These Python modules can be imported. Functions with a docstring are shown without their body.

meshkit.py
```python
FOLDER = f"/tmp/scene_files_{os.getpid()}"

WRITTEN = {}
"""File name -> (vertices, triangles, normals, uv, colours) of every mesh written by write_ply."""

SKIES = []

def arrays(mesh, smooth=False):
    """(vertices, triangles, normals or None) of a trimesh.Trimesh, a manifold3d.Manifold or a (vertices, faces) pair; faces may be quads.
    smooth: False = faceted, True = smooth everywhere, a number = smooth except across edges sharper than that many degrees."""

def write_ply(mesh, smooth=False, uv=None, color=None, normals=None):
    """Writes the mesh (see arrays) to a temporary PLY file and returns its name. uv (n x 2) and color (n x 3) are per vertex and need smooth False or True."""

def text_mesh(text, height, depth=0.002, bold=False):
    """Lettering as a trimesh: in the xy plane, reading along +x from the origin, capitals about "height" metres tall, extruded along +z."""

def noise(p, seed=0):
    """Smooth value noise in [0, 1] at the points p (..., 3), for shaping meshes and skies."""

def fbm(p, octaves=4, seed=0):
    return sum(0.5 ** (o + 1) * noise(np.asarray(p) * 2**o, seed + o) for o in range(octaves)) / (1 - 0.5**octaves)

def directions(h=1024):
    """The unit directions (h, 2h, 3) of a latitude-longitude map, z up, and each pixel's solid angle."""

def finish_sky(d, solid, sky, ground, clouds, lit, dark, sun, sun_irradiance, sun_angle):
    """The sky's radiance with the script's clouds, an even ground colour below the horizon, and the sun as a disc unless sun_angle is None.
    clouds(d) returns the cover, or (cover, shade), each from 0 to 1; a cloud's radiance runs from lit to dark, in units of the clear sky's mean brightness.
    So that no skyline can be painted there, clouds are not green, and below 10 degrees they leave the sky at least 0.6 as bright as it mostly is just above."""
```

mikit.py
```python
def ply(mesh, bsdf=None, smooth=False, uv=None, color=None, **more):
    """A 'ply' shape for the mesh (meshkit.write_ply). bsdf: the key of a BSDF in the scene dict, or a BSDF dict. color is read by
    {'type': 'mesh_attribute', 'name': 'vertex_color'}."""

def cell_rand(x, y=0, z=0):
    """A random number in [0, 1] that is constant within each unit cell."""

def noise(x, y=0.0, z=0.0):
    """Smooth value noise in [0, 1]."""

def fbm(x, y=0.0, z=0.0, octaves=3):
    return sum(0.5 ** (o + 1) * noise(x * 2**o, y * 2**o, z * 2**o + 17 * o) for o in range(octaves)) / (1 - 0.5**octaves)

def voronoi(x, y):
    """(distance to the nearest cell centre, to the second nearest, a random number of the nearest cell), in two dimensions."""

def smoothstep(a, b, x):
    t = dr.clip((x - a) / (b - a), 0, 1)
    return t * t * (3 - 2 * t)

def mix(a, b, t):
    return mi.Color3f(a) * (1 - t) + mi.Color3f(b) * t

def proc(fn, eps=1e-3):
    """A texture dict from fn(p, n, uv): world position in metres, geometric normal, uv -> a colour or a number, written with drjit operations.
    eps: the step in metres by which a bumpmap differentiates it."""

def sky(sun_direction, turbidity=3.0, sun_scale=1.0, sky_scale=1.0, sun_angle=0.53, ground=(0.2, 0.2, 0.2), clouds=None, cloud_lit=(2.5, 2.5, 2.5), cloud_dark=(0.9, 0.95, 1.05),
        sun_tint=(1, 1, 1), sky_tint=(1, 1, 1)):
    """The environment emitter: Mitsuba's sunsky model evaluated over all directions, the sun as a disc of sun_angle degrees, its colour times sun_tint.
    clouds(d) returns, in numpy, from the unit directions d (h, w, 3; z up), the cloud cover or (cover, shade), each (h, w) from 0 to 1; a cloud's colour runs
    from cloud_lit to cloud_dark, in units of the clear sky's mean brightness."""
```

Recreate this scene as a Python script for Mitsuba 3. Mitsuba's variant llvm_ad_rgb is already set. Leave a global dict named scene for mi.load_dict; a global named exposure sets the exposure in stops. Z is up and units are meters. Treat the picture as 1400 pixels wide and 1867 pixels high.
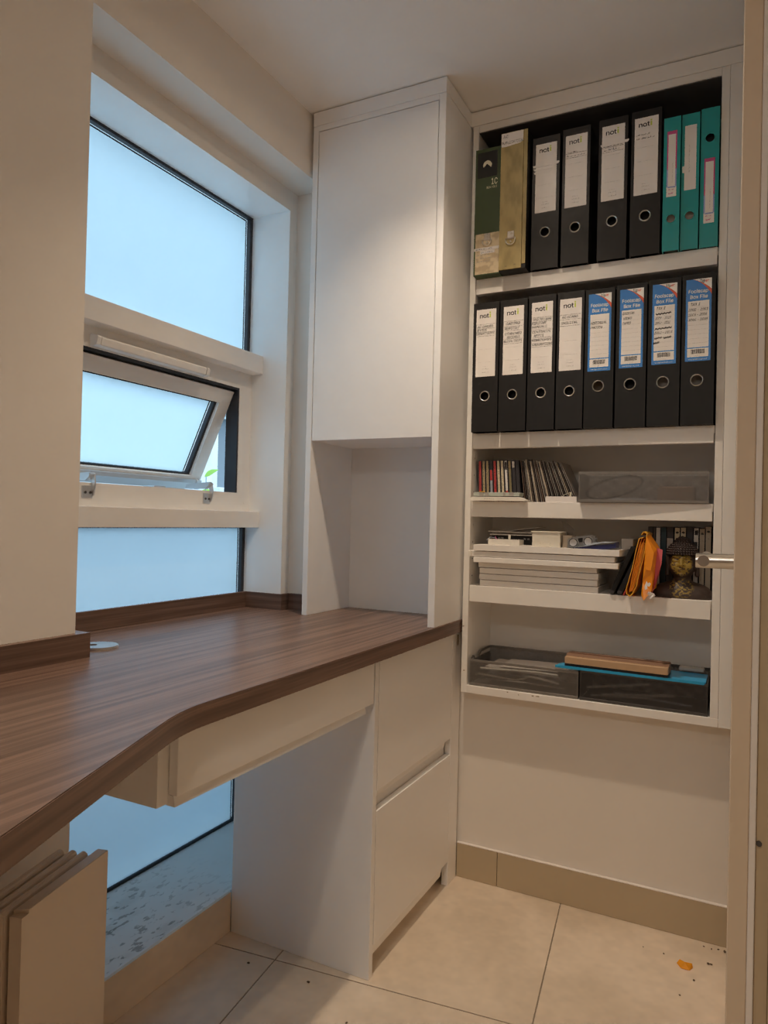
import math, random
import numpy as np, trimesh, shapely
import drjit as dr
import mitsuba as mi
import manifold3d as m3
import mikit, meshkit
from mikit import noise, fbm, smoothstep, mix
from shapely.geometry import Polygon, Point, box as sbox
random.seed(7); np.random.seed(7)
T = mi.ScalarTransform4f
scene, labels = {}, {}
exposure = 0.36

# ------------------------------------------------------------------ camera, sky, lamps' strength
EYE = np.array([0.0, 0.0, 1.05])
YAW, PITCH, ROLL, FPX = 26.97, 0.591, 1.39, 1291.86
a, b, c = (math.radians(v) for v in (YAW, PITCH, ROLL))
FWD = np.array([-math.sin(a) * math.cos(b), math.cos(a) * math.cos(b), math.sin(b)])
RGT = np.array([math.cos(a), math.sin(a), 0.0]); UP = np.cross(RGT, FWD)
UP = np.cross(RGT * math.cos(c) + UP * math.sin(c), FWD)
scene['camera'] = {'type': 'perspective', 'fov': math.degrees(2 * math.atan(700 / FPX)), 'fov_axis': 'x', 'near_clip': 0.02, 'far_clip': 300,
                   'to_world': T().look_at(origin=EYE.tolist(), target=(EYE + FWD).tolist(), up=UP.tolist())}
def overcast(d):
    n = meshkit.fbm(d * 3.0, 3, 5)
    return np.ones(d.shape[:2]), np.clip(0.15 + 0.5 * (n - 0.5), 0, 1)
SKY = 0.82
scene['sky'] = mikit.sky([-0.4, 0.3, 0.75], turbidity=4.0, sun_scale=0.0, sky_scale=SKY, ground=(0.20, 0.22, 0.23), clouds=overcast,
                         cloud_lit=(13.4, 20.0, 24.5), cloud_dark=(11.2, 17.2, 21.8))
LAMP = np.array([1.0, 0.81, 0.61])
LAMPS = [((-0.60, 1.37), 1850), ((-0.29, 0.0), 1350)]
OPAL = ((-0.20, -1.20), np.array([1.0, 0.935, 0.85]) * 22)

# ------------------------------------------------------------------ helpers
def ref(k): return {'type': 'ref', 'id': k}
def rgb(v): return {'type': 'rgb', 'value': list(map(float, v))}
def mat(key, col, rough=0.5, metal=0.0, spec=0.5, proc=None, **kw):
    d = {'type': 'principled', 'base_color': mikit.proc(proc) if proc else rgb(col), 'roughness': rough, 'metallic': metal, 'specular': spec}
    d.update(kw); scene['mat_' + key] = {'type': 'twosided', 'bsdf': d}
    return 'mat_' + key
used = set()
def num(name):
    k, i = name, 0
    while k in used:
        i += 1; k = '%s_%03d' % (name, i)
    used.add(k); return k
def say(key, label=None, cat=None, group=None, kind=None):
    d = {}
    for n, v in (('label', label), ('category', cat), ('group', group), ('kind', kind)):
        if v: d[n] = v
    if d: labels[key] = {**labels.get(key, {}), **d}
    return key
def thing(name, label, cat, group=None, kind=None): return say(num(name), label, cat, group, kind)
def add(key, mesh, m, smooth=False, **kw):
    """one entry; key is used as given when new, else numbered"""
    k = num(key)
    if isinstance(mesh, (list, tuple)) and not isinstance(mesh[0], np.ndarray): mesh = cat(mesh)
    scene[k] = mikit.ply(mesh, 'mat_' + m, smooth=smooth, **kw)
    return k
def part(parent, name, mesh, m, smooth=False, label=None, kind=None):
    k = add(parent + '__' + name, mesh, m, smooth)
    if label or kind: say(k, label, None, None, kind)
    return k
def single(name, mesh, m, label, c, group=None, smooth=False, kind=None):
    k = add(name, mesh, m, smooth); say(k, label, c, group, kind); return k
def struct(name, mesh, m, smooth=False, label=None):
    k = add(name, mesh, m, smooth); say(k, label, None, None, 'structure'); return k
def cat(ms): return trimesh.util.concatenate([x for x in ms])
def hull(pts): return trimesh.convex.convex_hull(np.asarray(pts, float))
def bx(x0, x1, y0, y1, z0, z1, ch=0.0):
    """box, edges chamfered by ch"""
    if ch <= 0:
        return trimesh.creation.box(bounds=[[x0, y0, z0], [x1, y1, z1]])
    ch = min(ch, (x1 - x0) * .45, (y1 - y0) * .45, (z1 - z0) * .45)
    P = []
    for X, sx in ((x0, 1), (x1, -1)):
        for Y, sy in ((y0, 1), (y1, -1)):
            for Z, sz in ((z0, 1), (z1, -1)):
                P += [(X + sx * ch, Y + sy * ch, Z), (X + sx * ch, Y, Z + sz * ch), (X, Y + sy * ch, Z + sz * ch)]
    return hull(P)
def extr(poly, axis, a0, a1):
    """profile extruded along an axis: y: (x, z)   x: (y, z)   z: (x, y)"""
    if not isinstance(poly, Polygon): poly = Polygon(poly)
    m = trimesh.creation.extrude_polygon(poly, a1 - a0, engine='earcut'); v = np.array(m.vertices)
    if axis == 'y': v = np.stack([v[:, 0], a1 - v[:, 2], v[:, 1]], 1)
    elif axis == 'x': v = np.stack([a0 + v[:, 2], v[:, 0], v[:, 1]], 1)
    else: v[:, 2] += a0
    return trimesh.Trimesh(v, m.faces, process=False)
def rot(m, deg, axis, pt):
    m = m.copy(); m.apply_transform(trimesh.transformations.rotation_matrix(math.radians(deg), axis, pt)); return m
def mov(m, d): m = m.copy(); m.apply_translation(d); return m
def tube(path, r, n=8):
    path = np.asarray(path, float)
    return trimesh.creation.sweep_polygon(Point(0, 0).buffer(r, quad_segs=max(2, n // 4)), path, engine='earcut')
def cyl(p0, p1, r, n=24): return trimesh.creation.cylinder(radius=r, segment=[p0, p1], sections=n)
def lathe(prof, n=32): return trimesh.creation.revolve(np.array(prof, float), sections=n)
def to_front(m, x, y, z):
    """mesh in the xy plane (normal +z) -> standing upright facing -y at x, y, z"""
    v = np.array(m.vertices); v = np.stack([v[:, 0] + x, y - v[:, 2], v[:, 1] + z], 1)
    return trimesh.Trimesh(v, m.faces, process=False)
_tx = {}
def text(s, h, bold=False, shear=0.0, width=None, depth=.0002):
    k = (s, bold)
    if k not in _tx: _tx[k] = meshkit.text_mesh(s, 1.0, depth=0.03, bold=bold)
    m = _tx[k].copy(); v = np.array(m.vertices); v[:, 0] -= v[:, 0].min()
    sx = h if width is None else width / v[:, 0].max()
    v = np.stack([v[:, 0] * sx + v[:, 1] * h * shear, v[:, 1] * h, v[:, 2] / .03 * depth], 1)
    return trimesh.Trimesh(v, m.faces, process=False)
def squiggle(w, h, seed, depth=.0002):
    """a line of unreadable small writing: strokes of uneven height, in words"""
    r = random.Random(seed); x, ls = 0.0, []
    while x < w:
        n = r.randint(5, 10); pts = [(x + i * h * .26, (.1 + .9 * r.random()) * h if i % 2 else .15 * h * r.random()) for i in range(n)]
        pts = [p for p in pts if p[0] <= w]; x += n * h * .26 + h * .35
        if len(pts) > 1: ls.append(shapely.LineString(pts).buffer(h * .085, cap_style='flat', join_style='bevel'))
    return cat([extr(g_, 'z', 0, depth) for u in ls for g_ in getattr(u, 'geoms', [u]) if isinstance(g_, Polygon)])
def smooth_poly(pts, r):
    p = Polygon(pts); return p.buffer(-r).buffer(2 * r).buffer(-r)

# ------------------------------------------------------------------ materials
def wood_fn(p, n, uv):
    w = fbm(p.x * 5, p.y * 1.1, p.z * 5, octaves=2)
    flat = dr.abs(n.z) > .5
    x = dr.select(flat, p.x, p.z) + 0.02 * w
    y = dr.select(flat, p.y, p.y * n.x - p.x * n.y)
    g = fbm(x * 95, y * 2.6, 3.1, octaves=3)
    s = noise(x * 520, y * 11)
    t = smoothstep(0.2, 0.8, g)
    return mix((0.100, 0.058, 0.042), (0.176, 0.108, 0.080), t) * (0.84 + 0.32 * s)
mat('walnut', None, 0.33, spec=0.5, proc=wood_fn)
def tile_fn(p, n, uv):
    f = fbm(p.x * 5, p.y * 5, p.z * 5, octaves=3)
    k = fbm(p.x * 45 + 9, p.y * 45, p.z * 45, octaves=2)
    return mix((0.60, 0.50, 0.39), (0.72, 0.61, 0.49), smoothstep(.25, .75, f)) * (0.93 + 0.14 * k)
mat('tile', None, 0.42, proc=tile_fn)
mat('skirting_tile', (0.46, 0.37, 0.25), 0.4)
mat('grout', (0.26, 0.21, 0.16), 0.9)
mat('wall', (0.73, 0.685, 0.63), 0.7, spec=0.3)
mat('ceiling', (0.84, 0.83, 0.82), 0.85, spec=0.2)
mat('laminate', (0.80, 0.795, 0.79), 0.38)
mat('shelf_white', (0.80, 0.775, 0.735), 0.42)
mat('lining', (0.82, 0.83, 0.83), 0.32)
mat('frame', (0.80, 0.78, 0.75), 0.36)
mat('gap', (0.035, 0.03, 0.028), 0.9)
mat('gasket', (0.012, 0.013, 0.018), 0.5)
mat('door_paint', (0.62, 0.51, 0.39), 0.5)
mat('trim_white', (0.74, 0.70, 0.67), 0.45)
mat('side_wall', (0.50, 0.40, 0.27), 0.7, spec=0.3)
mat('rear_wall', (0.20, 0.14, 0.10), 0.6)
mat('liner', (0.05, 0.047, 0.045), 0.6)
mat('steel', (0.62, 0.58, 0.52), 0.28, metal=1.0)
mat('chrome', (0.90, 0.88, 0.85), 0.24, metal=1.0)
mat('alu', (0.70, 0.72, 0.74), 0.35, metal=0.9)
mat('black_plastic', (0.010, 0.0095, 0.010), 0.45, spec=0.35)
mat('black_board', (0.008, 0.008, 0.0085), 0.5, spec=0.3)
mat('paper', (0.80, 0.77, 0.745), 0.45)
mat('paper_dim', (0.52, 0.49, 0.46), 0.7)
mat('ink', (0.018, 0.016, 0.018), 0.7)
mat('ink_grey', (0.33, 0.31, 0.30), 0.7)
mat('line_grey', (0.55, 0.53, 0.51), 0.7)
mat('logo_green', (0.50, 0.60, 0.10), 0.6)
mat('label_blue', (0.035, 0.20, 0.56), 0.4)
mat('label_red', (0.62, 0.10, 0.05), 0.4)
mat('teal', (0.012, 0.30, 0.31), 0.28)
mat('pink_print', (0.55, 0.08, 0.25), 0.5)
mat('violet_print', (0.30, 0.36, 0.62), 0.5)
mat('green_cover', (0.030, 0.055, 0.014), 0.5)
def gold_fn(p, n, uv):
    f = fbm(p.x * 60, p.y * 60, p.z * 22, octaves=4)
    return mix((0.27, 0.205, 0.075), (0.37, 0.285, 0.115), smoothstep(.25, .7, f))
mat('gold_cover', None, 0.5, proc=gold_fn)
def old_label_fn(p, n, uv):
    f = fbm(p.x * 90, p.y * 90, p.z * 90, octaves=2)
    return mix((0.46, 0.36, 0.22), (0.64, 0.53, 0.36), smoothstep(.3, .65, f))
mat('old_label', None, 0.6, proc=old_label_fn)
mat('cream_print', (0.62, 0.58, 0.45), 0.6)
mat('mesh_metal', (0.23, 0.215, 0.20), 0.4, metal=0.6)
mat('mesh_dark', (0.085, 0.08, 0.078), 0.45, metal=0.6)
mat('white_plastic', (0.80, 0.77, 0.70), 0.35)
mat('cream_plastic', (0.74, 0.70, 0.60), 0.35)
mat('clear_case', (0.42, 0.46, 0.42), 0.12)
mat('navy', (0.018, 0.022, 0.10), 0.4)
mat('pale_blue', (0.40, 0.47, 0.55), 0.35)
mat('flap', (0.20, 0.175, 0.15), 0.2)
mat('cardboard', (0.33, 0.27, 0.21), 0.8)
mat('silver_plastic', (0.20, 0.20, 0.20), 0.35, metal=0.4)
mat('folder_blue', (0.020, 0.33, 0.62), 0.3)
mat('block_wood', (0.46, 0.30, 0.175), 0.5)
mat('block_dark', (0.23, 0.125, 0.075), 0.5)
mat('orange', (0.80, 0.27, 0.012), 0.33)
mat('amber', (0.72, 0.36, 0.035), 0.33)
mat('rose', (0.62, 0.13, 0.16), 0.33)
mat('orange_scrap', (0.75, 0.30, 0.01), 0.6)
mat('crumb', (0.10, 0.07, 0.045), 0.9)
def bust_fn(p, n, uv):
    f = fbm(p.x * 210, p.y * 210, p.z * 210, octaves=3)
    face = smoothstep(1.0, .72, dr.sqrt(dr.square((p.x + .1405) / .029) + dr.square((p.z - .957) / .036))) * smoothstep(1.958, 1.946, p.y)
    chest = smoothstep(1.0, .55, dr.sqrt(dr.square((p.x + .1405) / .034) + dr.square((p.z - .893) / .030))) * smoothstep(.926, .912, p.z)
    k = smoothstep(.40, .52, f + .16 * face + 0.02 * chest - .10) * dr.maximum(face, chest)
    return mix((0.040, 0.024, 0.018), (0.29, 0.20, 0.036), k)
mat('bust', None, 0.42, proc=bust_fn)
mat('bust_hair', (0.036, 0.024, 0.022), 0.38)
def sill_fn(p, n, uv):
    f = fbm(p.x * 120, p.y * 60, 1.0, octaves=3)
    k = .75 * smoothstep(.60, .74, f) * smoothstep(1.6, 1.15, p.y) + .3 * smoothstep(.45, .7, fbm(p.x * 18, p.y * 12, 4.0, octaves=2)) * smoothstep(1.5, 1.1, p.y)
    return mix((0.72, 0.70, 0.67), (0.25, 0.23, 0.20), k)
mat('sill', None, 0.6, proc=sill_fn)
mat('board_white', (0.62, 0.53, 0.44), 0.42)
mat('render_white', (0.78, 0.79, 0.82), 0.8)
mat('render_grey', (0.22, 0.24, 0.27), 0.6)
mat('fence', (0.22, 0.30, 0.40), 0.8)
mat('leaf', (0.30, 0.52, 0.06), 0.5)
mat('paving', (0.42, 0.42, 0.42), 0.9)
scene['mat_glass'] = {'type': 'thindielectric', 'int_ior': 1.5}
scene['mat_frosted'] = {'type': 'principledthin', 'base_color': rgb((0.80, 0.90, 0.94)), 'roughness': 0.35, 'diff_trans': 1.75, 'spec_trans': 0.0, 'eta': 1.3}

# ------------------------------------------------------------------ the room
XP, XF, XG = -1.16, -1.263, -1.406            # pier face, lining face, glass
YB, YK, YN = 1.998, 1.932, 2.137              # back wall, bookcase front, bookcase back
ZC, ZD = 2.2415, 0.7648                       # ceiling, worktop
room = Polygon([(XP, -1.95), (1.3, -1.95), (1.3, 1.15), (0.06, 1.15), (0.06, YB), (XP, YB)])
struct('floor', extr(room, 'z', -0.05, -0.0015), 'grout', label='pale tiled floor')
th = math.radians(6.5); e1 = np.array([math.cos(th), math.sin(th)]); e2 = np.array([-e1[1], e1[0]]); P0 = np.array([-0.376, 1.469]); S = 0.602
for i in range(-3, 5):
    for j in range(-9, 3):
        o = P0 + e1 * S * i + e2 * S * j; g = 0.0017
        q = Polygon([o + e1 * g + e2 * g, o + e1 * (S - g) + e2 * g, o + e1 * (S - g) + e2 * (S - g), o + e1 * g + e2 * (S - g)]).intersection(room)
        for qq in getattr(q, 'geoms', [q]):
            if isinstance(qq, Polygon) and qq.area > 2e-4: part('floor', 'tile', extr(qq, 'z', -0.012, 0.0), 'tile')
ceil = Polygon([(-1.5, -2.0), (1.4, -2.0), (1.4, 2.2), (-1.5, 2.2)])
for (lx, ly), _ in LAMPS: ceil = ceil.difference(Point(lx, ly).buffer(0.040, quad_segs=10))
struct('ceiling', extr(ceil, 'z', ZC, ZC + 0.012), 'ceiling', label='white ceiling')
XO = -1.47
wl = [bx(XO, XP, -1.9, 0.964, 0, ZC), bx(XO, XP, 0.964, 2.2, 2.055, ZC), bx(XO, XF, 0.964, 1.835, 1.995, 2.055), bx(XO, XP, 1.835, 2.2, 0, 2.055), bx(XO, XF, 1.798, 1.835, 0.1, 1.995)]
struct('wall_left', wl, 'wall', label='cream plastered wall with the deep window recess')
part('wall_left', 'sill', bx(XO, -1.1475, 0.964, 1.835, 0.0, 0.0985), 'sill', label='low dusty ledge below the glass')
wb = [bx(XP, -0.7213, YB, 2.2, 0, ZC), bx(-0.7213, -0.0146, YB, 2.2, 0, 0.558), bx(-0.0146, 0.06, YB, 2.2, 0, ZC), bx(-0.7213, -0.0146, YN + .02, 2.2, 0.558, ZC)]
struct('wall_back', wb, 'wall', label='cream wall below and behind the bookcase')
struct('wall_right', [bx(0.0405, 1.4, 1.14, 2.2, 0, ZC), bx(1.3, 1.4, -1.9, 1.14, 0, ZC)], 'side_wall', label='brown beige wall beside the door edge')
struct('wall_front', bx(-1.47, 1.4, -2.0, -1.9, 0, ZC), 'rear_wall')
# skirting tiles
struct('baseboard_back', bx(-0.7438, 0.02, YB - .0035, YB, 0.0, 0.0985), 'grout', label='tile skirting along the wall under the bookcase')
for x0, x1 in ((-0.7430, -0.6195), (-0.6180, -0.018), (-0.0165, 0.05)):
    part('baseboard_back', 'tile', bx(x0, x1, YB - .011, YB - .003, 0.0005, 0.0985, .0008), 'skirting_tile')
part('baseboard_back', 'edge_strip', bx(-0.743, 0.05, YB - .0115, YB - .001, 0.0985, 0.1012, .0005), 'trim_white', label='thin pale line on the top edge')
struct('baseboard_left', bx(-1.1478, -1.145, 0.9, 1.44, 0.0, 0.098), 'grout', label='tile skirting below the window ledge')
for y0, y1 in ((0.60, 1.0), (1.0015, 1.4395)):
    part('baseboard_left', 'tile', bx(-1.1475 if y0 > .9 else XP, -1.139, y0, y1, 0.0005, 0.1, .0008), 'tile')

# ------------------------------------------------------------------ window
W = 'window_1'; used.add(W); say(W, 'tall frosted window with an open top-hung sash between two cross bars', None, None, 'structure')
Y0, Y1 = 0.964, 1.798
part(W, 'lining', [bx(XG - .03, XF - .0005, Y0, Y1, 1.9935, 1.9948), bx(XG - .03, XF - .0005, 1.7965, 1.7978, 0.1, 1.9935)], 'lining', label='smooth pale window lining')
def glazing(parent, y0, y1, z0, z1, xf=XG, g=0.013, border=0.016, fm=None, top=False):
    """clear pane, frosted film with a clear border, black gasket; fm moves them (the sash)"""
    fm = fm or (lambda m: m)
    def frame(o, i, xa, xb):
        return [bx(xa, xb, y0 + o, y0 + i, z0 + o, z1 - o), bx(xa, xb, y1 - i, y1 - o, z0 + o, z1 - o), bx(xa, xb, y0 + i, y1 - i, z0 + o, z0 + i * .6), bx(xa, xb, y0 + i, y1 - i, z1 - i * .6, z1 - o)]
    nm = 'pane' if parent == W else 'pane'
    k = part(parent, nm, fm(trimesh.Trimesh([[xf - .006, y0, z0], [xf - .006, y1, z0], [xf - .006, y1, z1], [xf - .006, y0, z1]], [[0, 1, 2], [0, 2, 3]], process=False)), 'glass')
    a = g + border
    zt = z1 - (a * .65 if top else .002)
    part(parent, 'frosted_film', fm(trimesh.Trimesh([[xf - .005, y0 + .002, z0 + .002], [xf - .005, y1 - a, z0 + .002], [xf - .005, y1 - a, zt], [xf - .005, y0 + .002, zt]], [[0, 1, 2], [0, 2, 3]], process=False)), 'frosted')
    part(parent, 'gasket', fm(cat(frame(0, g, xf - .012, xf + .001))), 'gasket')
    part(parent, 'seal_line', fm(bx(xf - .0058, xf - .0042, y1 - a, y1 - a + .003, z0 + g, zt)), 'gasket')
    if top: part(parent, 'seal_line', fm(bx(xf - .0058, xf - .0042, y0 + g, y1 - a + .003, zt, zt + .003)), 'gasket')
glazing(W, Y0, Y1 - .0015, 1.545, 1.9935, top=True)
glazing(W, Y0, Y1 - .0015, 0.0985, 1.02)
for z0, z1 in ((1.494, 1.5504), (1.0145, 1.0643)):
    part(W, 'cross_bar', bx(XG - .03, -1.351, Y0, Y1 - .0015, z0, z1, .0012), 'frame', label='wide pale cross bar')
zA, zB, yA, yB_ = 1.0643, 1.494, Y0, Y1 - .0015
iz0, iz1, iy0, iy1 = 1.121, 1.4425, 1.02, 1.739
def mitre(pts, name): part(W, name, extr(pts, 'x', -1.437, -1.3935), 'frame')
mitre([(yA, zB), (yB_, zB), (iy1 + .0003, iz1 + .0003), (iy0, iz1 + .0003)], 'frame_head')
mitre([(yA, zA), (yB_, zA), (iy1 + .0003, iz0 - .0003), (iy0, iz0 - .0003)], 'frame_sill')
mitre([(yB_, zA + .0006), (yB_, zB - .0006), (iy1, iz1), (iy1, iz0)], 'frame_jamb')
mitre([(yA, zA + .0006), (yA, zB - .0006), (iy0, iz1), (iy0, iz0)], 'frame_jamb')
part(W, 'rebate_seal', [bx(-1.440, -1.396, iy1 - .006, iy1 + .001, iz0, iz1), bx(-1.440, -1.396, iy0, iy1, iz1 - .006, iz1 + .001)], 'gasket', label='black rubber rebate seal')
vent = extr(smooth_poly([(-1.3935, 1.445), (-1.372, 1.4475), (-1.367, 1.468), (-1.3935, 1.476)], .005), 'y', 1.19, 1.558)
vk = part(W, 'trickle_vent', vent, 'frame', 35, label='long rounded white vent cover')
vcap = extr(smooth_poly([(-1.3938, 1.4445), (-1.371, 1.447), (-1.366, 1.4685), (-1.3938, 1.4765)], .005), 'y', 0, .012)
part(vk, 'end_cap', mov(vcap, (0, 1.560, 0)), 'frame', 35); part(vk, 'end_cap', mov(vcap, (0, 1.176, 0)), 'frame', 35)
# sash, closed shape then swung out about its top edge
HX, HZ, ANG = -1.408, 1.4306, 25.0
def sw(m): return rot(m, ANG, [0, 1, 0], [HX, 0, HZ])
SH = W + '__sash'; used.add(SH); say(SH, 'tilted open sash with frosted glass')
sy0, sy1, sz1, sz0 = 1.025, 1.730, HZ, HZ - .316
gy0, gy1, gz0, gz1 = 1.07, 1.684, HZ - .288, HZ - .043
def smem(pts, nm='sash_rail'): part(SH, nm, sw(extr(pts, 'x', HX - .045, HX)), 'frame')
smem([(sy0, sz1), (sy1, sz1), (gy1, gz1), (gy0, gz1)]); smem([(sy0, sz0), (sy1, sz0), (gy1, gz0), (gy0, gz0)])
smem([(sy1, sz0 + .0004), (sy1, sz1 - .0004), (gy1, gz1), (gy1, gz0)], 'sash_stile'); smem([(sy0, sz0 + .0004), (sy0, sz1 - .0004), (gy0, gz1), (gy0, gz0)], 'sash_stile')
glazing(SH, gy0 - .002, gy1 + .002, gz0 - .002, gz1 + .002, xf=HX - .012, g=.012, border=.016, fm=sw)
part(SH, 'drip_rail', sw(extr([(HX - .02, sz0 + .022), (HX + .010, sz0 + .020), (HX + .014, sz0 + .010), (HX + .010, sz0 - .012), (HX - .02, sz0 - .012)], 'y', 1.03, 1.70)), 'alu', label='silver rail along the bottom edge')
part(SH, 'end_cap', sw(bx(HX - .018, HX + .017, 1.70, 1.722, sz0 - .010, sz0 + .022, .003)), 'alu')
def stay(y):
    k = part(W, 'stay', [bx(-1.3935, -1.391, y - .001, y + .030, 1.083, 1.113, .0006),
        extr([(-1.391, 1.088), (-1.386, 1.090), (-1.380, 1.118), (-1.384, 1.142), (-1.396, 1.144), (-1.398, 1.136), (-1.391, 1.118)], 'y', y + .026, y + .0295),
        extr([(-1.380, 1.140), (-1.386, 1.146), (-1.47, 1.140), (-1.475, 1.128), (-1.40, 1.126)], 'y', y + .014, y + .026)], 'alu', label='small metal stay bracket')
    for yy in (y + .008, y + .022): part(k, 'screw', cyl((-1.392, yy, 1.097), (-1.3895, yy, 1.097), .0032, 10), 'mesh_dark')
    part(k, 'pivot', cyl((-1.388, y + .012, 1.140), (-1.388, y + .032, 1.140), .004, 10), 'alu')
stay(1.165); stay(1.585)
part(W, 'catch', [bx(-1.47, -1.43, 1.43, 1.475, 1.119, 1.127, .001), bx(-1.48, -1.44, 1.49, 1.56, 1.119, 1.125, .001)], 'alu', label='flat metal catch plate on the sill')

# outside
say('paving', 'grey paved yard outside the window', 'ground'); add('paving', [bx(-14, -1.5, -14, 14, -.30, -.25), bx(-1.5, 14, -14, -2.0, -.30, -.25)], 'paving')
hs = thing('neighbour_house', 'white rendered house wall seen through the window gap', 'house')
part(hs, 'wall', [bx(-3.6, -3.2, -6, 3.72, -.25, 4.2), bx(-3.6, -3.2, 4.6, 12, -.25, 4.2), bx(-3.6, -3.2, 3.72, 4.6, -.25, 1.22), bx(-3.6, -3.2, 3.72, 4.6, 1.80, 4.2)], 'render_white')
w2 = part(hs, 'window', [bx(-3.3, -3.22, 3.72, 3.80, 1.22, 1.80), bx(-3.3, -3.22, 4.52, 4.6, 1.22, 1.80), bx(-3.3, -3.22, 3.80, 4.52, 1.72, 1.80)], 'alu')
part(w2, 'blind', bx(-3.30, -3.28, 3.80, 4.52, 1.22, 1.72), 'render_grey', label='grey blind')
part(hs, 'window_ledge', bx(-3.21, -3.08, 3.66, 4.66, 1.18, 1.235, .004), 'render_white'); part(hs, 'lintel', bx(-3.21, -3.15, 3.66, 4.66, 1.74, 1.79, .004), 'render_white')
fe = thing('garden_fence', 'low slate grey garden fence outside the frosted window', 'fence')
for i in range(6): part(fe, 'board', bx(-1.98, -1.96, -.6, 3.4, -.24 + i * .162, -.24 + i * .162 + .155, .003), 'fence')
for y in (-.5, .8, 2.1, 3.3): part(fe, 'post', bx(-2.05, -1.982, y, y + .07, -.25, .75, .003), 'fence')
pl = thing('garden_plant', 'thin plant with light green leaves outside the open sash', 'plant')
part(pl, 'stem', tube([(-2.6, 2.96, -.25), (-2.6, 2.97, .5), (-2.60, 2.978, 1.26)], .0022), 'fence')
def leafm(base, d, L, w):
    d = np.array(d, float); d /= np.linalg.norm(d); s = np.cross(d, [1, 0, 0.2]); s /= np.linalg.norm(s); n = np.cross(d, s); t = np.linspace(0, 1, 9); V = []
    for u in t:
        c0 = np.array(base) + d * L * u + np.array([0, 0, -.25 * L * u * u]); ww = w * math.sin(math.pi * min(1, u ** .7)) + .0006
        V += [c0 - s * ww, c0 + n * .0008, c0 + s * ww, c0 - n * .0008]
    F = []
    for i in range(8):
        for k in range(4):
            F += [[4 * i + k, 4 * i + (k + 1) % 4, 4 * i + 4 + (k + 1) % 4], [4 * i + k, 4 * i + 4 + (k + 1) % 4, 4 * i + 4 + k]]
    return trimesh.Trimesh(V, F, process=False)
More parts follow.
